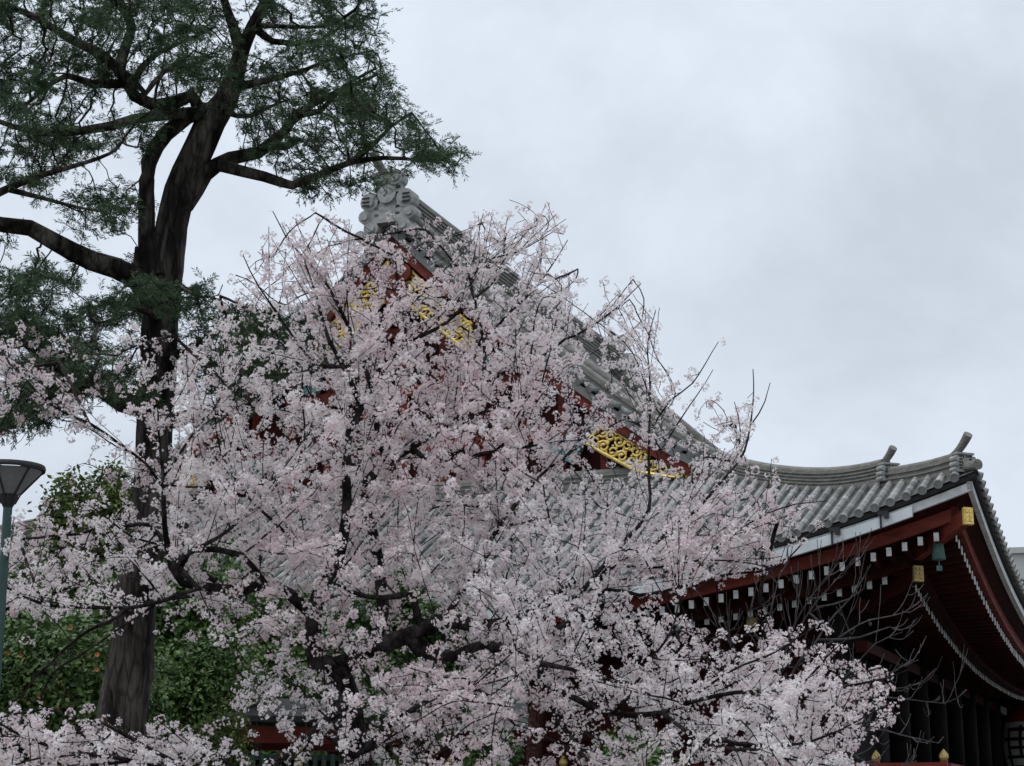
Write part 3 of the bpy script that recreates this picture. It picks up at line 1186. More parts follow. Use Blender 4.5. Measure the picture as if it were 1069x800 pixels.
def kp(px, d0, d1, r0, r1):
    """photo-traced limb: pixels + distance run + radius run (in px) -> world rows"""
    n = len(px)
    L = np.concatenate([[0], np.cumsum(np.hypot(*np.diff(np.array([q[:2] for q in px], float), axis=0).T))])
    L /= L[-1]
    out = []
    for q, l in zip(px, L):
        d = d0 + (d1 - d0) * l
        r = (q[2] if len(q) > 2 else r0 + (r1 - r0) * l) * d / 1960
        out.append([*p2w(q[0], q[1], d), r])
    return out


def rand_rot(n, zdir, spread):
    """rotation matrices whose z axis is near zdir"""
    z = np.asarray(zdir, float) + rng.normal(0, spread, (n, 3))
    z /= np.linalg.norm(z, axis=1, keepdims=True) + 1e-9
    a = rng.normal(size=(n, 3))
    x = np.cross(a, z)
    x /= np.linalg.norm(x, axis=1, keepdims=True) + 1e-9
    y = np.cross(z, x)
    return np.stack([x, y, z], 2)


def scatter(mb, protos, pos, R, sc, tint_base, tint_var=.2):
    which = rng.integers(0, len(protos), len(pos))
    for k, (V, Fc, tf) in enumerate(protos):
        m = which == k
        c = m.sum()
        if not c:
            continue
        W = np.einsum('nij,vj->nvi', R[m], V) * sc[m][:, None, None] + pos[m][:, None]
        Fq = (Fc[None] + (np.arange(c) * len(V))[:, None, None]).reshape(-1, Fc.shape[1])
        tn = np.clip(tint_base[m][:, None] + tf[None] * tint_var, 0, 1).ravel()
        mb.add(W.reshape(-1, 3), Fq, tn)


# blossom cluster prototypes: umbels of five-petalled flowers
def flower(nrm, c, R):
    nrm = nrm / np.linalg.norm(nrm)
    a = np.cross(nrm, rng.normal(size=3)); a /= np.linalg.norm(a)
    b = np.cross(nrm, a)
    V, Fc = [c - nrm * .006], []
    cup = rng.uniform(.1, .7)
    for i in range(5):
        th = i * 2 * math.pi / 5 + rng.normal(0, .08)
        for (dt, rr, hh) in ((-.5, .72, .5), (0, 1.0, 1.0), (.5, .72, .5)):
            V.append(c + R * rr * (a * math.cos(th + dt) + b * math.sin(th + dt)) + nrm * R * cup * hh * rr)
        Fc.append([0, 1 + i * 3, 2 + i * 3, 3 + i * 3])
    o = c + nrm * .003
    V += [o + a * R * .2, o + b * R * .2, o - a * R * .2, o - b * R * .2]
    Fc.append([16, 17, 18, 19])
    return V, Fc


def cluster():
    V, Fc, tf = [], [], []
    for i in range(rng.integers(9, 15)):
        d = rng.normal(size=3); d[2] += .5; d /= np.linalg.norm(d)
        v, f = flower(d + rng.normal(0, .3, 3), d * rng.uniform(.026, .046), rng.uniform(.0125, .0172))
        Fc += [[q + len(V) for q in ff] for ff in f]
        V += v
        t = rng.normal(0, 1)
        tf += list(t + rng.normal(0, .5, 5)) + [-9.0]
    return np.array(V), np.array(Fc), np.array(tf)


CLUSTERS = [cluster() for _ in range(14)]

# ------------------------------------------------------------------ CHERRY TREES
DEN = """
000000000000000000000
000000000000000000000
000000000000000000000
000000000000000000000
000001222233000000000
000014665453010000000
211124774577530000000
433455688888331100000
443467888886342300000
212787888785123300000
134788999998775330000
676788999997888630000
664456776899620000000
100126654578645343000
100013588887678996400
876742345674456897100
"""
DEN = np.array([[int(c) for c in r] for r in DEN.strip().split('\n')], float) / 9


def dens(px, py):
    gx = np.clip((np.asarray(px) - 25) / 50, 0, DEN.shape[1] - 1.001)
    gy = np.clip((np.asarray(py) - 25) / 50, 0, DEN.shape[0] - 1.001)
    x0, y0 = gx.astype(int), gy.astype(int)
    fx, fy = gx - x0, gy - y0
    v = (DEN[y0, x0] * (1 - fx) + DEN[y0, x0 + 1] * fx) * (1 - fy) + (DEN[y0 + 1, x0] * (1 - fx) + DEN[y0 + 1, x0 + 1] * fx) * fy
    return np.clip((v - .05) / .95, 0, 1)


def depth_c(px, py):
    d = np.full(np.shape(px), 16.85)
    d -= 1.5 * np.clip((np.asarray(py) - 560) / 200, 0, 1)
    d += .8 * np.clip((300 - np.asarray(py)) / 100, 0, 1)
    return d


sk = Skeleton()
TA, TB = 0, 1
LA, LB = [], []
def ka(px, d0, d1, r0, r1): LA.append(sk.key_line(kp(px, d0, d1, r0, r1), TA))
def kb(px, d0, d1, r0, r1): LB.append(sk.key_line(kp(px, d0, d1, r0, r1), TB))
# tree A: trunk then limbs
ka([(378, 1085), (380, 960), (375, 860), (372, 800), (362, 745), (351, 700)], 16, 16, 22, 15)
ka([(351, 700), (330, 690), (326, 642), (336, 610), (352, 585), (362, 540), (362, 484)], 16, 15.6, 9.5, 4.5)
ka([(362, 484), (365, 450), (379, 425), (371, 403), (362, 383), (343, 350), (330, 310), (318, 270)], 15.6, 15.2, 4.4, .8)
ka([(351, 700), (385, 679), (400, 640), (392, 570), (380, 520), (385, 501), (407, 481)], 16, 16.2, 8, 5)
ka([(407, 481), (399, 465), (392, 428), (388, 402), (377, 372), (360, 330), (343, 298), (323, 276), (300, 248), (290, 222)], 16.2, 15.2, 4.2, .5)
ka([(389, 402), (402, 386), (423, 360), (455, 343), (489, 318), (520, 287), (528, 240)], 16.2, 16.8, 3.0, .6)
ka([(423, 360), (419, 327), (416, 284), (410, 255)], 16.4, 16.0, 2, .6)
ka([(407, 481), (430, 467), (458, 450), (483, 431), (503, 397), (505, 366), (495, 321), (488, 270)], 16.2, 16.6, 4, .8)
ka([(483, 442), (517, 425), (542, 414), (580, 395)], 16.4, 16.0, 2.4, .8)
ka([(500, 402), (534, 388), (576, 369), (593, 355), (601, 352), (635, 329), (671, 296)], 16.6, 17.0, 2.4, .5)
ka([(500, 360), (531, 329), (570, 287), (592, 250)], 16.6, 17.2, 2, .5)
ka([(470, 330), (500, 279), (539, 262), (575, 240)], 16.7, 16.4, 1.6, .5)
ka([(430, 467), (452, 481), (489, 476), (525, 472), (550, 467), (584, 459)], 16.2, 15.6, 3.2, .8)
ka([(500, 476), (517, 470), (542, 445), (548, 415)], 15.8, 15.6, 2, .7)
ka([(362, 383), (330, 380), (300, 345), (270, 300), (252, 266)], 15.4, 14.8, 2, .5)
ka([(351, 696), (385, 679), (441, 657), (464, 648), (509, 654), (560, 640), (600, 604)], 16, 15.2, 11, 4)
ka([(441, 680), (475, 685), (503, 673), (560, 690), (600, 700)], 15.8, 14.6, 7, 2)
ka([(464, 648), (500, 590), (530, 540), (560, 500), (600, 470)], 15.7, 16.6, 3.5, 1)
ka([(430, 620), (385, 622), (350, 610)], 15.6, 15.4, 3, 2)
ka([(326, 642), (287, 612), (250, 618), (233, 616), (208, 612), (191, 608), (180, 591), (171, 546), (169, 507), (168, 470), (164, 430)], 16, 14.8, 7, 1)
ka([(188, 595), (197, 575), (225, 574), (253, 580), (280, 610)], 15.0, 15.4, 3.4, 3)
ka([(183, 587), (216, 566), (253, 541), (298, 498), (330, 460)], 14.9, 15.6, 2.4, .8)
ka([(169, 507), (152, 482), (124, 462), (93, 442), (50, 420), (8, 375)], 14.8, 14.2, 1.8, .6)
ka([(180, 571), (140, 563), (93, 527), (60, 500)], 14.9, 14.2, 1.5, .5)
ka([(208, 615), (157, 631), (135, 635), (84, 635), (45, 632), (0, 609), (-40, 590)], 15.0, 13.6, 2.2, .9)
ka([(360, 730), (320, 770), (250, 815), (180, 800), (110, 790), (40, 775), (-20, 740)], 15.8, 13.0, 5, 1)
ka([(169, 500), (200, 450), (230, 415), (240, 380)], 15, 15.2, 1.8, .6)
ka([(371, 790), (430, 740), (500, 720), (540, 760)], 15.6, 14.2, 4, 1)
ka([(340, 600), (300, 560), (260, 520), (230, 470), (222, 430)], 15.6, 15.2, 2.5, .7)
# tree B (right)
kb([(556, 1085), (557, 900), (557, 800), (560, 745), (567, 720)], 15.0, 15.0, 10, 7)
kb([(567, 720), (565, 690), (575, 665), (590, 650), (627, 640), (621, 610), (643, 588), (674, 577), (697, 556), (728, 532), (770, 484), (783, 445), (788, 385)], 15.0, 16.2, 4, .5)
kb([(596, 630), (620, 600), (652, 566), (677, 532), (678, 484), (680, 400), (678, 360), (687, 321)], 15.3, 16.0, 2.6, .45)
kb([(678, 450), (700, 420), (725, 402), (750, 357)], 16, 16.2, 1.2, .4)
kb([(690, 470), (708, 445), (722, 425), (747, 388)], 16, 15.8, 1.1, .4)
kb([(680, 420), (660, 370), (651, 357)], 16, 16, .9, .4)
kb([(770, 484), (772, 450), (764, 418)], 16.1, 16.1, .9, .4)
kb([(783, 445), (800, 420), (808, 400)], 16.1, 16.1, .9, .4)
kb([(567, 720), (598, 727), (621, 740), (655, 747), (691, 744), (714, 735), (769, 724), (853, 722), (904, 713), (948, 706)], 15, 13.6, 3.6, .8)
kb([(691, 744), (725, 766), (770, 782), (847, 772), (929, 738)], 14.4, 13.4, 2.4, .7)
kb([(714, 735), (760, 700), (810, 680), (850, 656)], 14.3, 13.8, 1.8, .6)
kb([(820, 735), (850, 700), (885, 665)], 14.0, 13.8, 1.4, .6)
kb([(590, 655), (635, 617), (669, 623), (705, 617), (760, 600), (815, 590), (862, 540)], 15.2, 15.6, 2.4, .6)
kb([(720, 600), (760, 560), (815, 530), (860, 523)], 15.4, 15.6, 1.4, .5)
kb([(643, 588), (690, 592), (740, 586), (790, 590), (818, 598)], 15.6, 15.2, 1.6, .5)
kb([(700, 556), (755, 557), (810, 545)], 15.8, 15.6, 1.2, .5)
kb([(640, 745), (680, 690), (705, 650), (712, 600)], 14.6, 14.6, 2, .6)
kb([(567, 730), (610, 790), (680, 830), (760, 850), (860, 840)], 15, 13.4, 3, 1)
sk.k0 = len(sk.pos)
# side shoots fanning up and outward from the limbs
n_key = len(sk.pos)
def density_at(p):
    X, Y = w2p(p)
    return float(dens(X, Y))
made = 0
for _try in range(9000):
    if made >= 620:
        break
    i = int(rng.integers(0, n_key))
    if sk.rad[i] > .05 or sk.par[i] < 0:
        continue
    p0 = np.array(sk.pos[i]); T = p0 - np.array(sk.pos[sk.par[i]]); T /= np.linalg.norm(T) + 1e-9
    dr = T * .75 + np.array([.06, .15, .42]) + rng.normal(0, .5, 3); dr /= np.linalg.norm(dr)
    Ls = rng.uniform(.3, .95)
    ok = all(density_at(p0 + dr * Ls * k_ + [0, 0, .06 * k_]) > lim for k_, lim in ((.5, .22), (.85, .2), (1.0, .1)))
    if not ok:
        continue
    made += 1
    par_ = i
    m = int(Ls / .1) + 1
    bend = rng.normal(0, .06, 3) + np.array([0, 0, .05])
    for k_ in range(1, m + 1):
        t_ = k_ / m
        sk.pos.append(p0 + dr * Ls * t_ + bend * Ls * t_ ** 2 + rng.normal(0, .004, 3))
        sk.par.append(par_); sk.rad.append(0.0); sk.key.append(-1); sk.tree.append(sk.tree[i])
        par_ = len(sk.pos) - 1
print('shoots', made)
# attractors
NA = 7000
att = []
while len(att) < NA:
    px = rng.uniform(-90, 1010, 4000)
    py = rng.uniform(190, 860, 4000)
    dn = dens(px, py)
    ok = (rng.random(4000) < dn ** 1.25 * .95) & (dn > .17)
    px, py = px[ok], py[ok]
    d = depth_c(px, py) + rng.normal(0, 1.0, len(px)) * (.5 + .8 * dens(px, py))
    att += [p2w(a, b_, c) for a, b_, c in zip(px, py, d)]
att = np.array(att[:NA])
sk.grow(att, step=.1, infl=.9, kill=.13, iters=150, up=.12, jit=.12, inertia=.7)
sk.finish(tip=.0032, ex=2.25)
print('cherry nodes', len(sk.pos))
TREES = []
for tid, keys, lab, nm in ((TA, LA, 'large blossoming cherry tree with black forked trunk left of centre', 'cherry_tree'),
                           (TB, LB, 'blossoming cherry tree with slim reddish trunk and low right-hand branches', 'cherry_tree')):
    base = sk.pos[sk.keys[keys[0]][0]].copy()
    base[2] = 0
    tr = thing(nm, lab, 'cherry tree', base, 0, 'cherry trees in full bloom before the temple')
    TREES.append((tr, base))
    for j, kid in enumerate(keys):
        b = MB()
        sk.key_mesh(kid, b, 14 if j < 4 else 8)
        b.v = [v - base for v in b.v]
        b.build('trunk' if j == 0 else 'limb', M['red_bark'] if (tid == TB and j == 0) else M['cherry_bark'], tr, smooth=True)
    b = MB()
    sk.twig_mesh(tid, b)
    b.v = [v - base for v in b.v]
    o = b.build('twigs', M['cherry_bark'], tr)
    o['kind'] = 'stuff'
    # blossoms
    idx = np.where((sk.tree == tid) & (sk.r < .014))[0]
    X, Y = w2p(sk.pos[idx])
    dn = dens(X, Y)
    q = sk.pos[idx]
    gate = np.sin(q[:, 0] * 19 + 2 * np.sin(q[:, 2] * 13)) * np.sin(q[:, 2] * 17 + 2 * np.sin(q[:, 1] * 15 + q[:, 0] * 5))
    gate = np.clip(1.0 + 1.3 * gate, .12, 2.0)
    num = rng.poisson(np.clip(.4 + dn * 1.5, 0, 1.8) * gate * (dn > .02))
    num = np.where(sk.key[idx] >= 0, np.minimum(num, 2), num)
    ii = np.repeat(idx, num)
    off = rng.normal(size=(len(ii), 3)); off /= np.linalg.norm(off, axis=1, keepdims=True)
    pos = sk.pos[ii] + off * rng.uniform(.015, .06, (len(ii), 1)) - base
    R = rand_rot(len(ii), off + np.array([0, 0, .25]), .3)
    sc = rng.uniform(.62, 1.15, len(ii))
    big = .5 + .22 * np.sin(sk.pos[ii][:, 0] * 1.7 + 1.3 * np.sin(sk.pos[ii][:, 2] * 2.1))
    tb = np.clip(big + rng.normal(.16, .22, len(ii)), 0, 1)
    b = MB()
    scatter(b, CLUSTERS, pos, R, sc, tb, .2)
    o = b.build('blossom_crown', M['petal'], tr, tint=True)
    print('clusters', len(ii))
    # young bronze leaves and bud scales here and there
    sel = rng.random(len(idx)) < .10
    lp = sk.pos[idx][sel] - base
    if len(lp):
        LV = np.array([[0, -.006, 0], [.02, 0, .002], [.045, 0, .0], [.0, .006, 0]])
        b = MB()
        scatter(b, [(LV, np.array([[0, 1, 2, 3]]), np.array([0.]))], lp, rand_rot(len(lp), np.array([0, 0, .6]), 1), rng.uniform(.8, 1.3, len(lp)), rng.random(len(lp)))
        o = b.build('young_leaves', M['leaf_bronze'], tr, tint=True)

# ------------------------------------------------------------------ CONIFER
ck = Skeleton()
def kc(px, d0, d1, r0, r1): ck.key_line(kp(px, d0, d1, r0, r1), 0, .16, .018)
kc([(118, 1045, 36), (122, 900, 29), (127, 775, 26), (131, 700, 23), (143, 620, 20.5), (157, 540, 20), (161, 450, 19), (165, 360, 19), (170, 290, 18), (175, 262, 13)], 19, 19, 30, 19)
kc([(173, 280, 19), (180, 235, 17.5), (189, 200, 17.5), (203, 165, 16.5), (222, 125, 16), (238, 104, 13), (247, 80, 10), (253, 56, 8.5), (264, 28, 7), (285, -10, 6), (300, -60, 4)], 19, 19.2, 21, 4)
kc([(253, 56), (242, 28), (233, -5), (225, -50)], 19.2, 19.4, 6, 3)
kc([(160, 310), (153, 262), (152, 225), (155, 170), (172, 140), (195, 122), (226, 112)], 18.9, 19.05, 9.5, 9)
kc([(206, 118), (170, 121), (140, 125), (115, 132), (60, 137), (10, 130), (-40, 110)], 18.95, 18.0, 6.5, 2)
kc([(200, 100), (180, 106), (160, 109), (140, 100), (125, 75), (110, 62), (80, 45), (45, 25), (0, 5), (-40, -20)], 19, 18.4, 9, 2)
kc([(125, 75), (132, 48), (138, 30), (125, 0), (120, -40)], 18.9, 19.6, 7, 3)
kc([(140, 85), (150, 70), (165, 55), (200, 40), (225, 30)], 18.9, 19.8, 4, 1.2)
kc([(152, 98), (158, 88), (170, 75), (195, 67), (228, 62)], 19, 19.5, 3.6, 1)
kc([(125, 88), (95, 88), (70, 80), (45, 98), (10, 122)], 18.9, 18.2, 5, 1.5)
kc([(162, 315), (140, 290), (120, 280), (95, 272), (60, 252), (30, 238), (0, 235), (-60, 222), (-95, 200), (-110, 160)], 18.8, 17.6, 13, 5)
kc([(-60, 222), (-30, 212), (12, 195), (60, 180), (112, 158), (125, 150)], 17.8, 18.2, 6, 1.5)
kc([(10, 198), (45, 206), (80, 217), (112, 222), (125, 230)], 18, 18.2, 3, 1)
kc([(143, 286), (142, 270), (139, 258)], 18.8, 18.7, 4, 3)
kc([(192, 212), (212, 182), (240, 168), (270, 162), (285, 150), (297, 140), (310, 120), (330, 108), (350, 98), (395, 80)], 19, 19.4, 10, 1.5)
kc([(285, 152), (300, 152), (312, 144)], 19.2, 19.1, 6, 4)
kc([(235, 174), (275, 183), (305, 192), (330, 183), (365, 170), (400, 165), (440, 165), (466, 160)], 19, 18.4, 7, 1)
kc([(365, 170), (390, 150), (410, 130), (430, 118)], 18.7, 18.7, 4, 1)
kc([(250, 90), (290, 82), (320, 75), (350, 60), (385, 55)], 19.2, 19.6, 4, 1)
kc([(266, 30), (285, 42), (310, 45), (335, 42), (375, 15)], 19.2, 19.6, 4, 1)
kc([(262, 25), (300, 28), (345, 25), (372, 10)], 19.2, 18.7, 3, 1)
kc([(310, 120), (335, 118), (360, 90), (395, 72)], 19.3, 18.9, 3.4, 1)
kc([(297, 140), (320, 112), (325, 90), (310, 70)], 19.3, 20, 3, 1)
kc([(180, 372), (194, 366), (208, 355), (233, 366), (265, 360)], 18.9, 18.4, 5, 1.5)
kc([(183, 440), (225, 431), (267, 417), (300, 403), (345, 385)], 19, 18.2, 7, 2)
kc([(150, 418), (120, 412), (95, 402), (55, 410), (0, 452), (-40, 460)], 19, 18.0, 8, 2)
kc([(150, 430), (125, 425), (90, 400), (50, 380), (10, 345), (-40, 320)], 18.9, 17.8, 6, 2)
kc([(165, 330), (145, 320), (120, 315), (95, 325)], 18.8, 18.2, 4, 1.2)
kc([(170, 320), (190, 300), (205, 310)], 18.8, 18.3, 3, 1)
kc([(222, 112), (262, 118), (300, 100)], 19.1, 19.9, 3.5, 1.2)
PADS = [(55, 10, 75, 26), (110, 18, 40, 22), (25, 72, 40, 30), (85, 88, 38, 16), (18, 118, 28, 22), (75, 142, 60, 13), (45, 160, 45, 14), (12, 178, 22, 14),
        (115, 208, 26, 15), (100, 230, 20, 9), (165, 18, 34, 22), (205, 22, 34, 24), (188, 48, 26, 10), (220, 90, 20, 14), (206, 70, 20, 10), (300, 70, 52, 26),
        (285, 105, 40, 22), (272, 128, 24, 9), (325, 22, 46, 24), (372, 18, 24, 18), (366, 58, 32, 20), (378, 95, 46, 22), (405, 120, 38, 18),
        (428, 148, 36, 14), (388, 150, 34, 14), (330, 172, 36, 9), (366, 190, 28, 10), (448, 166, 22, 10), (345, 128, 22, 14), (120, 322, 34, 12), (150, 308, 26, 13), (195, 312, 22, 14),
        (60, 402, 62, 26), (20, 350, 52, 32), (30, 300, 30, 16), (70, 360, 34, 22), (20, 430, 40, 18), (245, 350, 36, 22), (285, 345, 42, 22), (320, 382, 36, 18), (260, 385, 50, 18),
        (225, 395, 26, 12), (130, 390, 26, 20), (60, 130, 40, 14), (140, 60, 14, 12), (-30, 60, 40, 60), (-40, 380, 40, 50), (170, -40, 130, 26), (320, -30, 80, 24), (85, 60, 26, 14), (150, 145, 16, 7)]
ca = []
for (x, y, rx, ry) in PADS:
    nc = max(3, int(rx * ry / (140 if y < 285 else 72)))
    for _ in range(nc):
        a, q = rng.uniform(0, 6.283), math.sqrt(rng.random())
        c = p2w(x + rx * q * math.cos(a), y + ry * q * math.sin(a), 18.9 + rng.normal(0, .8))
        m = rng.integers(18, 32)
        ca += list(c + rng.normal(0, 1, (m, 3)) * [.135, .135, .05])
ck.grow(np.array(ca), step=.13, infl=1.2, kill=.15, iters=120, up=.0, jit=.35, inertia=.3)
ck.finish(tip=.006, ex=2.2)
print('conifer nodes', len(ck.pos))
cb_ = ck.pos[0].copy(); cb_[2] = 0
con = thing('conifer_tree', 'tall old conifer with dark forked trunk and drooping needle pads', 'conifer', cb_)
for j in range(len(ck.keys)):
    b = MB()
    ck.key_mesh(j, b, 26 if j < 3 else 12)
    b.v = [v - cb_ for v in b.v]
    b.build('trunk' if j == 0 else 'limb', M['cedar_bark'], con, smooth=True)
b = MB(); ck.twig_mesh(0, b); b.v = [v - cb_ for v in b.v]
o = b.build('twigs', M['cedar_bark'], con); o['kind'] = 'stuff'


def spray():
    """a short shoot ringed with needles, its tip sagging a little"""
    n = 10
    t = np.linspace(0, 1, n)
    L = rng.uniform(.10, .19)
    droop = rng.uniform(-.1, .55)
    ax = np.stack([L * (t - .15 * t ** 2), rng.normal(0, .015) * t, -L * droop * t ** 2], -1)
    V, Fc, tf = [], [], []
    for i in range(n):
        T = ax[min(i + 1, n - 1)] - ax[max(i - 1, 0)]; T /= np.linalg.norm(T)
        for s in range(3):
            a = rng.uniform(0, 6.283)
            side = np.array([0, math.cos(a), math.sin(a) * .75])
            d = T * rng.uniform(.5, 1.1) + side * .85; d /= np.linalg.norm(d)
            ln = rng.uniform(.035, .062)
            w = np.cross(d, rng.normal(size=3)); w /= np.linalg.norm(w) + 1e-9
            c = ax[i]
            k = len(V)
            V += [c - w * .0028, c + d * ln * .6 - w * .0042, c + d * ln, c + d * ln * .6 + w * .0042]
            Fc.append([k, k + 1, k + 2, k + 3]); tf.append(rng.normal(0, 1) + 1.2 * (t[i] > .75))
    return np.array(V), np.array(Fc), np.array(tf)


SPRAYS = [spray() for _ in range(12)]
idx = np.where((ck.r < .02) & (np.arange(len(ck.pos)) >= ck.n0))[0]
q = ck.pos[idx]
gate = np.sin(q[:, 0] * 7 + 2.0 * np.sin(q[:, 1] * 4)) * np.sin(q[:, 2] * 12 + 1.5 * np.sin(q[:, 0] * 5))
ii = np.repeat(idx, rng.poisson(3.5 * np.clip(.9 + 1.5 * gate, .0, 2.3)))
pp = ck.pos[ii] + rng.normal(0, .03, (len(ii), 3)) - cb_
az = rng.uniform(0, 2 * math.pi, len(ii))
tilt = np.where(rng.random(len(ii)) < .16, rng.normal(-1.0, .25, len(ii)), rng.normal(.3, .35, len(ii)))
xd = np.stack([np.cos(az) * np.cos(tilt), np.sin(az) * np.cos(tilt), np.sin(tilt)], -1)
yd = np.cross(np.array([0, 0, 1.0]), xd); yd /= np.linalg.norm(yd, axis=1, keepdims=True)
zd = np.cross(xd, yd)
b = MB()
scatter(b, SPRAYS, pp, np.stack([xd, yd, zd], 2), rng.uniform(.75, 1.3, len(ii)), np.clip(rng.normal(.45, .22, len(ii)), 0, 1), .18)
b.build('needle_crown', M['needle'], con, tint=True)
print('sprays', len(ii))


# ------------------------------------------------------------------ leafy trees and shrubs behind
def leaf_protos(L, W):
    out = []
    for _ in range(6):
        V, Fc, tf = [], [], []
        for i in range(rng.integers(6, 10)):
            a, el = rng.uniform(0, 6.283), rng.normal(.1, .4)
            d = np.array([math.cos(a) * math.cos(el), math.sin(a) * math.cos(el), math.sin(el)])
            w = np.cross(d, rng.normal(0, .3, 3) + [0, 0, 1]); w /= np.linalg.norm(w)
            c = d * L * rng.uniform(.1, .9) + rng.normal(0, L * .3, 3)
            k = len(V)
            V += [c, c + d * L * .45 - w * W, c + d * L + np.array([0, 0, -.15 * L]), c + d * L * .45 + w * W]
            Fc.append([k, k + 1, k + 2, k + 3]); tf.append(rng.normal(0, 1))
        out.append((np.array(V), np.array(Fc), np.array(tf)))
    return out


def leafy(name, label, cat, box, d, n, L, W, leafm, barkm='grey_bark', group=None, stems=5, gap=.0, thick=.7):
    """box: px x0,y0,x1,y1 of the crown; trunk goes to the ground"""
    x0, y0, x1, y1 = box
    a, c = p2w(x0, (y0 + y1) / 2, d), p2w(x1, (y0 + y1) / 2, d)
    zt, zb = p2w((x0 + x1) / 2, y0, d)[2], p2w((x0 + x1) / 2, y1, d)[2]
    zb = max(zb, .25)
    cen = np.array([(a[0] + c[0]) / 2, d, (zt + zb) / 2])
    rad = np.array([(c[0] - a[0]) / 2, (c[0] - a[0]) / 2 * thick, (zt - zb) / 2])
    base = np.array([cen[0], d, 0])
    t = thing(name, label, cat, base, 0, group)
    lobes = []
    for i in range(14):
        u = rng.normal(size=3); u /= np.linalg.norm(u)
        lobes.append((cen + rad * u * rng.uniform(.35, .72), rad * rng.uniform(.28, .5)))
    tk, br = MB(), MB()
    r0 = max(.05, rad[0] * .06)
    tk.tube(np.array([base, base + (cen - base) * .5 + [r0, 0, 0], cen]) - base, [r0 * 1.3, r0, r0 * .5], 9)
    pts, up = [], []
    for k, (lc_, lr) in enumerate(lobes):
        s0 = base + (cen - base) * rng.uniform(.55, 1.0)
        mid = (s0 + lc_) / 2 + rng.normal(0, .08, 3) * rad[0]
        br.tube(catmull(np.array([[*s0, r0 * .5], [*mid, r0 * .35], [*lc_, r0 * .15]]), .3)[:, :3] - base, r0 * .3, 5)
        m = n // len(lobes)
        q = rng.normal(size=(m, 3)); q /= np.linalg.norm(q, axis=1, keepdims=True)
        rr = rng.random(m) ** .4
        pts.append(lc_ + q * lr * rr[:, None] + rng.normal(0, .05, (m, 3)))
        up.append(q)
    pts, up = np.vstack(pts), np.vstack(up)
    keep = pts[:, 2] > .05
    pts, up = pts[keep], up[keep]
    tk.build('trunk', M[barkm], t, smooth=True)
    br.build('limbs', M[barkm], t)
    b = MB()
    scatter(b, leaf_protos(L, W), pts - base, rand_rot(len(pts), up + [0, 0, .4], .4), rng.uniform(.7, 1.3, len(pts)), np.clip(rng.normal(.45, .25, len(pts)), 0, 1), .15)
    b.build('crown', M[leafm], t, tint=True)
    return t, lobes, base


cam_t, lob, cbase = leafy('camellia_bush', 'dense dark glossy bush with scattered orange blooms left of conifer trunk', 'bush', (-230, 585, 165, 1000), 23.5, 9000, .08, .022, 'leaf_dark')
b = MB()
for lc_, lr in lob:
    for _ in range(3):
        u = rng.normal(size=3); u[1] -= .8; u /= np.linalg.norm(u)
        c = lc_ + u * lr * .95 - cbase
        b = MB()
        for k in range(5):
            a = k * 1.2566
            dd = np.array([math.cos(a), -.5, math.sin(a)])
            w = np.array([-math.sin(a), 0, math.cos(a)]) * .014
            b.add([c, c + dd * .02 - w, c + dd * .035, c + dd * .02 + w], [[0, 1, 2, 3]])
        b.build('bloom', M['camellia'], cam_t)
leafy('broadleaf_tree', 'yellow-green tree beyond the conifer trunk above the street lamp', 'tree', (30, 455, 185, 760), 33, 4600, .12, .03, 'leaf_yel')
leafy('broadleaf_tree', 'dark evergreen tree behind the street lamp at the left edge', 'tree', (-200, 480, 95, 800), 29, 5200, .11, .035, 'leaf_dark')
leafy('broadleaf_tree', 'dense dark evergreen directly behind the base of the conifer trunk', 'tree', (70, 555, 270, 840), 30, 6500, .10, .035, 'leaf_dark', thick=.5)
leafy('shrub', 'loose dark shrub with bare stems right of the conifer trunk', 'shrub', (120, 600, 285, 980), 25, 4200, .08, .02, 'leaf_dark')
leafy('shrub', 'low olive-green shrub beside the small red-trimmed shed', 'shrub', (196, 725, 262, 960), 21.5, 1500, .06, .014, 'leaf_yel')
leafy('broadleaf_tree', 'mid-green tree seen through blossom gaps beneath the black right limb', 'tree', (330, 575, 515, 790), 24, 2600, .09, .025, 'leaf_mid')
leafy('broadleaf_tree', 'dark green tree filling the gap behind the forked cherry trunk', 'tree', (130, 570, 370, 840), 38, 6000, .13, .04, 'leaf_dark')
leafy('shrub', 'bright green shrub at the foot of the forked cherry trunk', 'shrub', (370, 765, 470, 980), 19.5, 1500, .07, .02, 'leaf_mid')
leafy('shrub', 'dark shrub under the reddish cherry trunk in front of the hall', 'shrub', (570, 765, 760, 900), 28, 2600, .09, .025, 'leaf_dark')
leafy('shrub', 'dull green shrub left of the reddish cherry trunk', 'shrub', (470, 750, 575, 900), 27, 1800, .09, .025, 'leaf_mid')

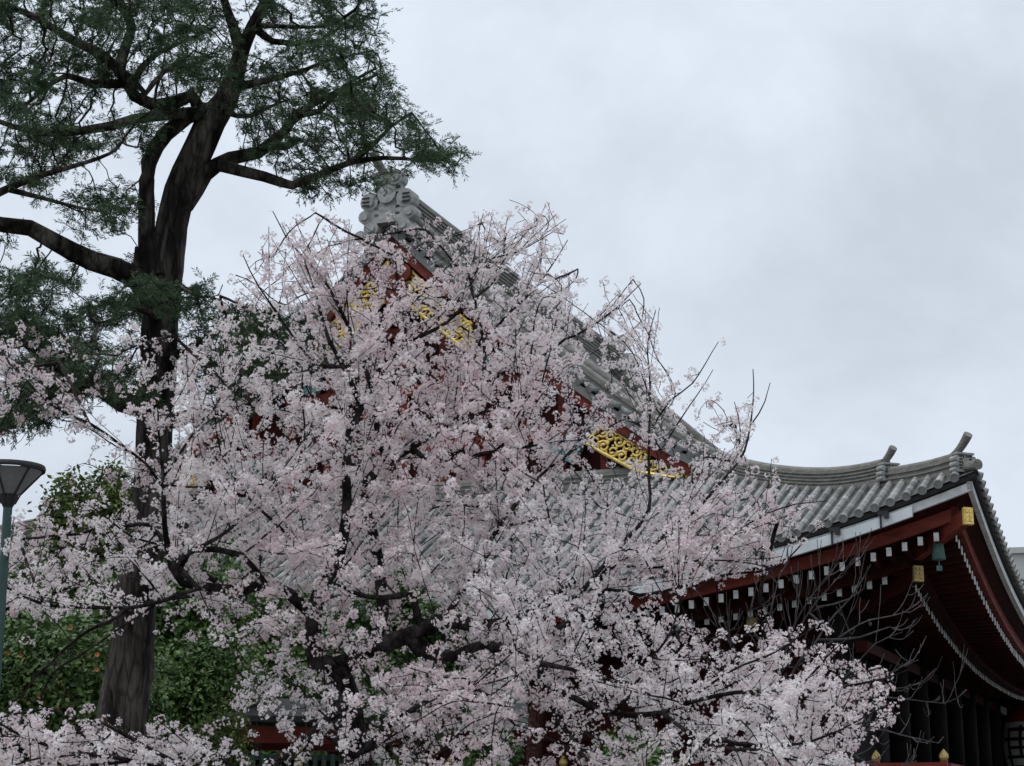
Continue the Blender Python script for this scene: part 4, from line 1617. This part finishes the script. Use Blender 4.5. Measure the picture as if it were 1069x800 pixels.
# ------------------------------------------------------------------ bare tree in front of the hall
bk_ = Skeleton()
D0 = 18.0
def kbare(px, d0, d1, r0, r1): bk_.key_line(kp(px, d0, d1, r0, r1), 0, .12, .022)
kbare([(805, 1050), (800, 900), (792, 800), (790, 760)], D0, D0, 7, 5)
BL = [[(790, 770), (815, 700), (845, 640), (875, 600), (895, 575)], [(795, 760), (835, 690), (870, 668), (905, 648), (940, 640), (968, 627)],
      [(792, 765), (800, 690), (805, 640), (815, 600), (822, 590)], [(800, 760), (850, 730), (890, 700), (915, 672), (940, 662)],
      [(800, 770), (860, 745), (905, 728), (950, 733), (985, 735), (1010, 725)], [(805, 780), (860, 770), (910, 760), (950, 770), (975, 775), (980, 766)],
      [(790, 760), (775, 700), (750, 650), (728, 620), (715, 610)], [(835, 690), (860, 650), (890, 620), (910, 590)],
      [(850, 730), (890, 715), (930, 700), (958, 685)], [(788, 770), (760, 720), (735, 690), (705, 668)], [(800, 690), (785, 650), (782, 620)],
      [(845, 640), (870, 630), (898, 618), (902, 600)], [(890, 715), (930, 716), (965, 712), (978, 703)], [(860, 770), (890, 790), (930, 800), (960, 795)],
      [(870, 668), (900, 665), (930, 655), (945, 657)], [(815, 700), (830, 650), (850, 615), (868, 590)], [(775, 700), (760, 660), (760, 630)]]
for i, l in enumerate(BL):
    kbare(l, D0, D0 + [-.8, .6, .2, -.4][i % 4], 1.5, .45)
bk_.pos = np.array(bk_.pos); bk_.par = np.array(bk_.par); bk_.tree = np.array(bk_.tree); bk_.key = np.array(bk_.key)
bk_.r = np.array(bk_.rad); bk_.n0 = len(bk_.pos)
bbase = bk_.pos[0].copy(); bbase[2] = 0
bt = thing('bare_tree', 'leafless grey tree with thin upturned twigs before the dark eaves', 'tree', bbase)
for j in range(len(bk_.keys)):
    b = MB(); bk_.key_mesh(j, b, 6); b.v = [v - bbase for v in b.v]
    b.build('trunk' if j == 0 else 'branch', M['grey_bark'], bt)
b = MB()
for j in range(1, len(bk_.keys)):
    ids = bk_.keys[j]
    for q in range(3, len(ids) - 1):
        for _rep in range(rng.integers(0, 3)):
            p = bk_.pos[ids[q]]
            T = bk_.pos[ids[q + 1]] - bk_.pos[ids[q - 1]]; T /= np.linalg.norm(T)
            dr = T * .7 + rng.normal(0, .5, 3); dr /= np.linalg.norm(dr)
            L = rng.uniform(.12, .38)
            t = np.linspace(0, 1, 6)[:, None]
            path = p + dr * L * t + np.array([0, 0, 1.0]) * L * .7 * t ** 2.2 + rng.normal(0, .004, (6, 3))
            b.tube(path - bbase, np.linspace(.0055, .0035, 6), 4)
            if rng.random() < .6:
                q2 = path[3]
                d2 = dr + rng.normal(0, .6, 3); d2 /= np.linalg.norm(d2)
                L2 = L * .5
                b.tube(q2 + d2 * L2 * t + np.array([0, 0, 1.0]) * L2 * .8 * t ** 2 - bbase, .0036, 4)
o = b.build('twigs', M['grey_bark'], bt); o['kind'] = 'stuff'

# ------------------------------------------------------------------ street lamp
lp_ = p2w(11, 488, 13.5)
lamp = thing('street_lamp', 'park street lamp with inverted cone shade on a green pole', 'lamp', (lp_[0], 13.5, 0))
zt = lp_[2]
b = MB(); b.tube([(0, 0, 0), (0, 0, .1), (0, 0, .12), (0, 0, 1.0), (0, 0, 1.05), (0, 0, zt - .3)], [.11, .11, .055, .05, .036, .034], 14); b.build('pole', M['lamp_green'], lamp, smooth=False)
b = MB(); b.tube([(0, 0, zt - .215), (0, 0, zt - .205), (0, 0, zt - .03)], [.07, .08, .235], 24); b.build('lamp_shade', M['lamp_glass'], lamp)
b = MB()
b.tube([(0, 0, zt - .03), (0, 0, zt - .01), (0, 0, zt + .012), (0, 0, zt + .03)], [.258, .262, .255, .10], 28)
b.build('lid', M['black'], lamp)
b = MB()
for k in range(6):
    a = k * math.pi / 3 + .35
    b.tube([(.05 * math.cos(a), .05 * math.sin(a), zt - .28), (.084 * math.cos(a), .084 * math.sin(a), zt - .21), (.24 * math.cos(a), .24 * math.sin(a), zt - .03)], .007, 6)
b.tube([(0, 0, zt - .31), (0, 0, zt - .27), (0, 0, zt - .21)], [.034, .055, .075], 14)
b.build('rib_frame', M['black'], lamp)

# ------------------------------------------------------------------ small shed with green slatted side, bottom
sp_ = p2w(296, 752, 26)
shed = thing('garden_shed', 'small grey-roofed shed with red fascia and green slatted side', 'shed', (sp_[0], 26, 0), .25)
z1 = sp_[2]
b = MB()
b.sweep([(-1.25, -.1), (-1.25, -.02), (0, .3), (1.25, -.02), (1.25, -.1), (0, .2)], np.array([(-1.1, 0, z1), (1.6, 0, z1)]), np.array([0, 1.0, 0]), UPV)
b.build('roof', M['slot'], shed)
for y in (-1.05, 1.05):
    b = MB(); b.box((.25, y, z1 - .26), (2.4, .12, .22)); b.build('fascia', M['red'], shed)
for x in (-.85, .1, 1.35):
    for y in (-.95, .95):
        b = MB(); b.box((x, y, (z1 - .38) / 2), (.1, .1, z1 - .38)); b.build('post', M['ochre'] if x == .1 else M['red_shaded'], shed)
b = MB()
for x in np.arange(-.75, 1.3, .12):
    b.box((x, -.9, (z1 - .5) / 2 + .1), (.06, .04, z1 - .7))
for z in (.4, z1 - .55):
    b.box((.25, -.86, z), (2.1, .04, .07))
b.build('slatted_panel', M['green_slat'], shed)
b = MB(); b.box((.25, .9, (z1 - .5) / 2), (2.0, .08, z1 - .5)); b.build('back_wall', M['dark'], shed)
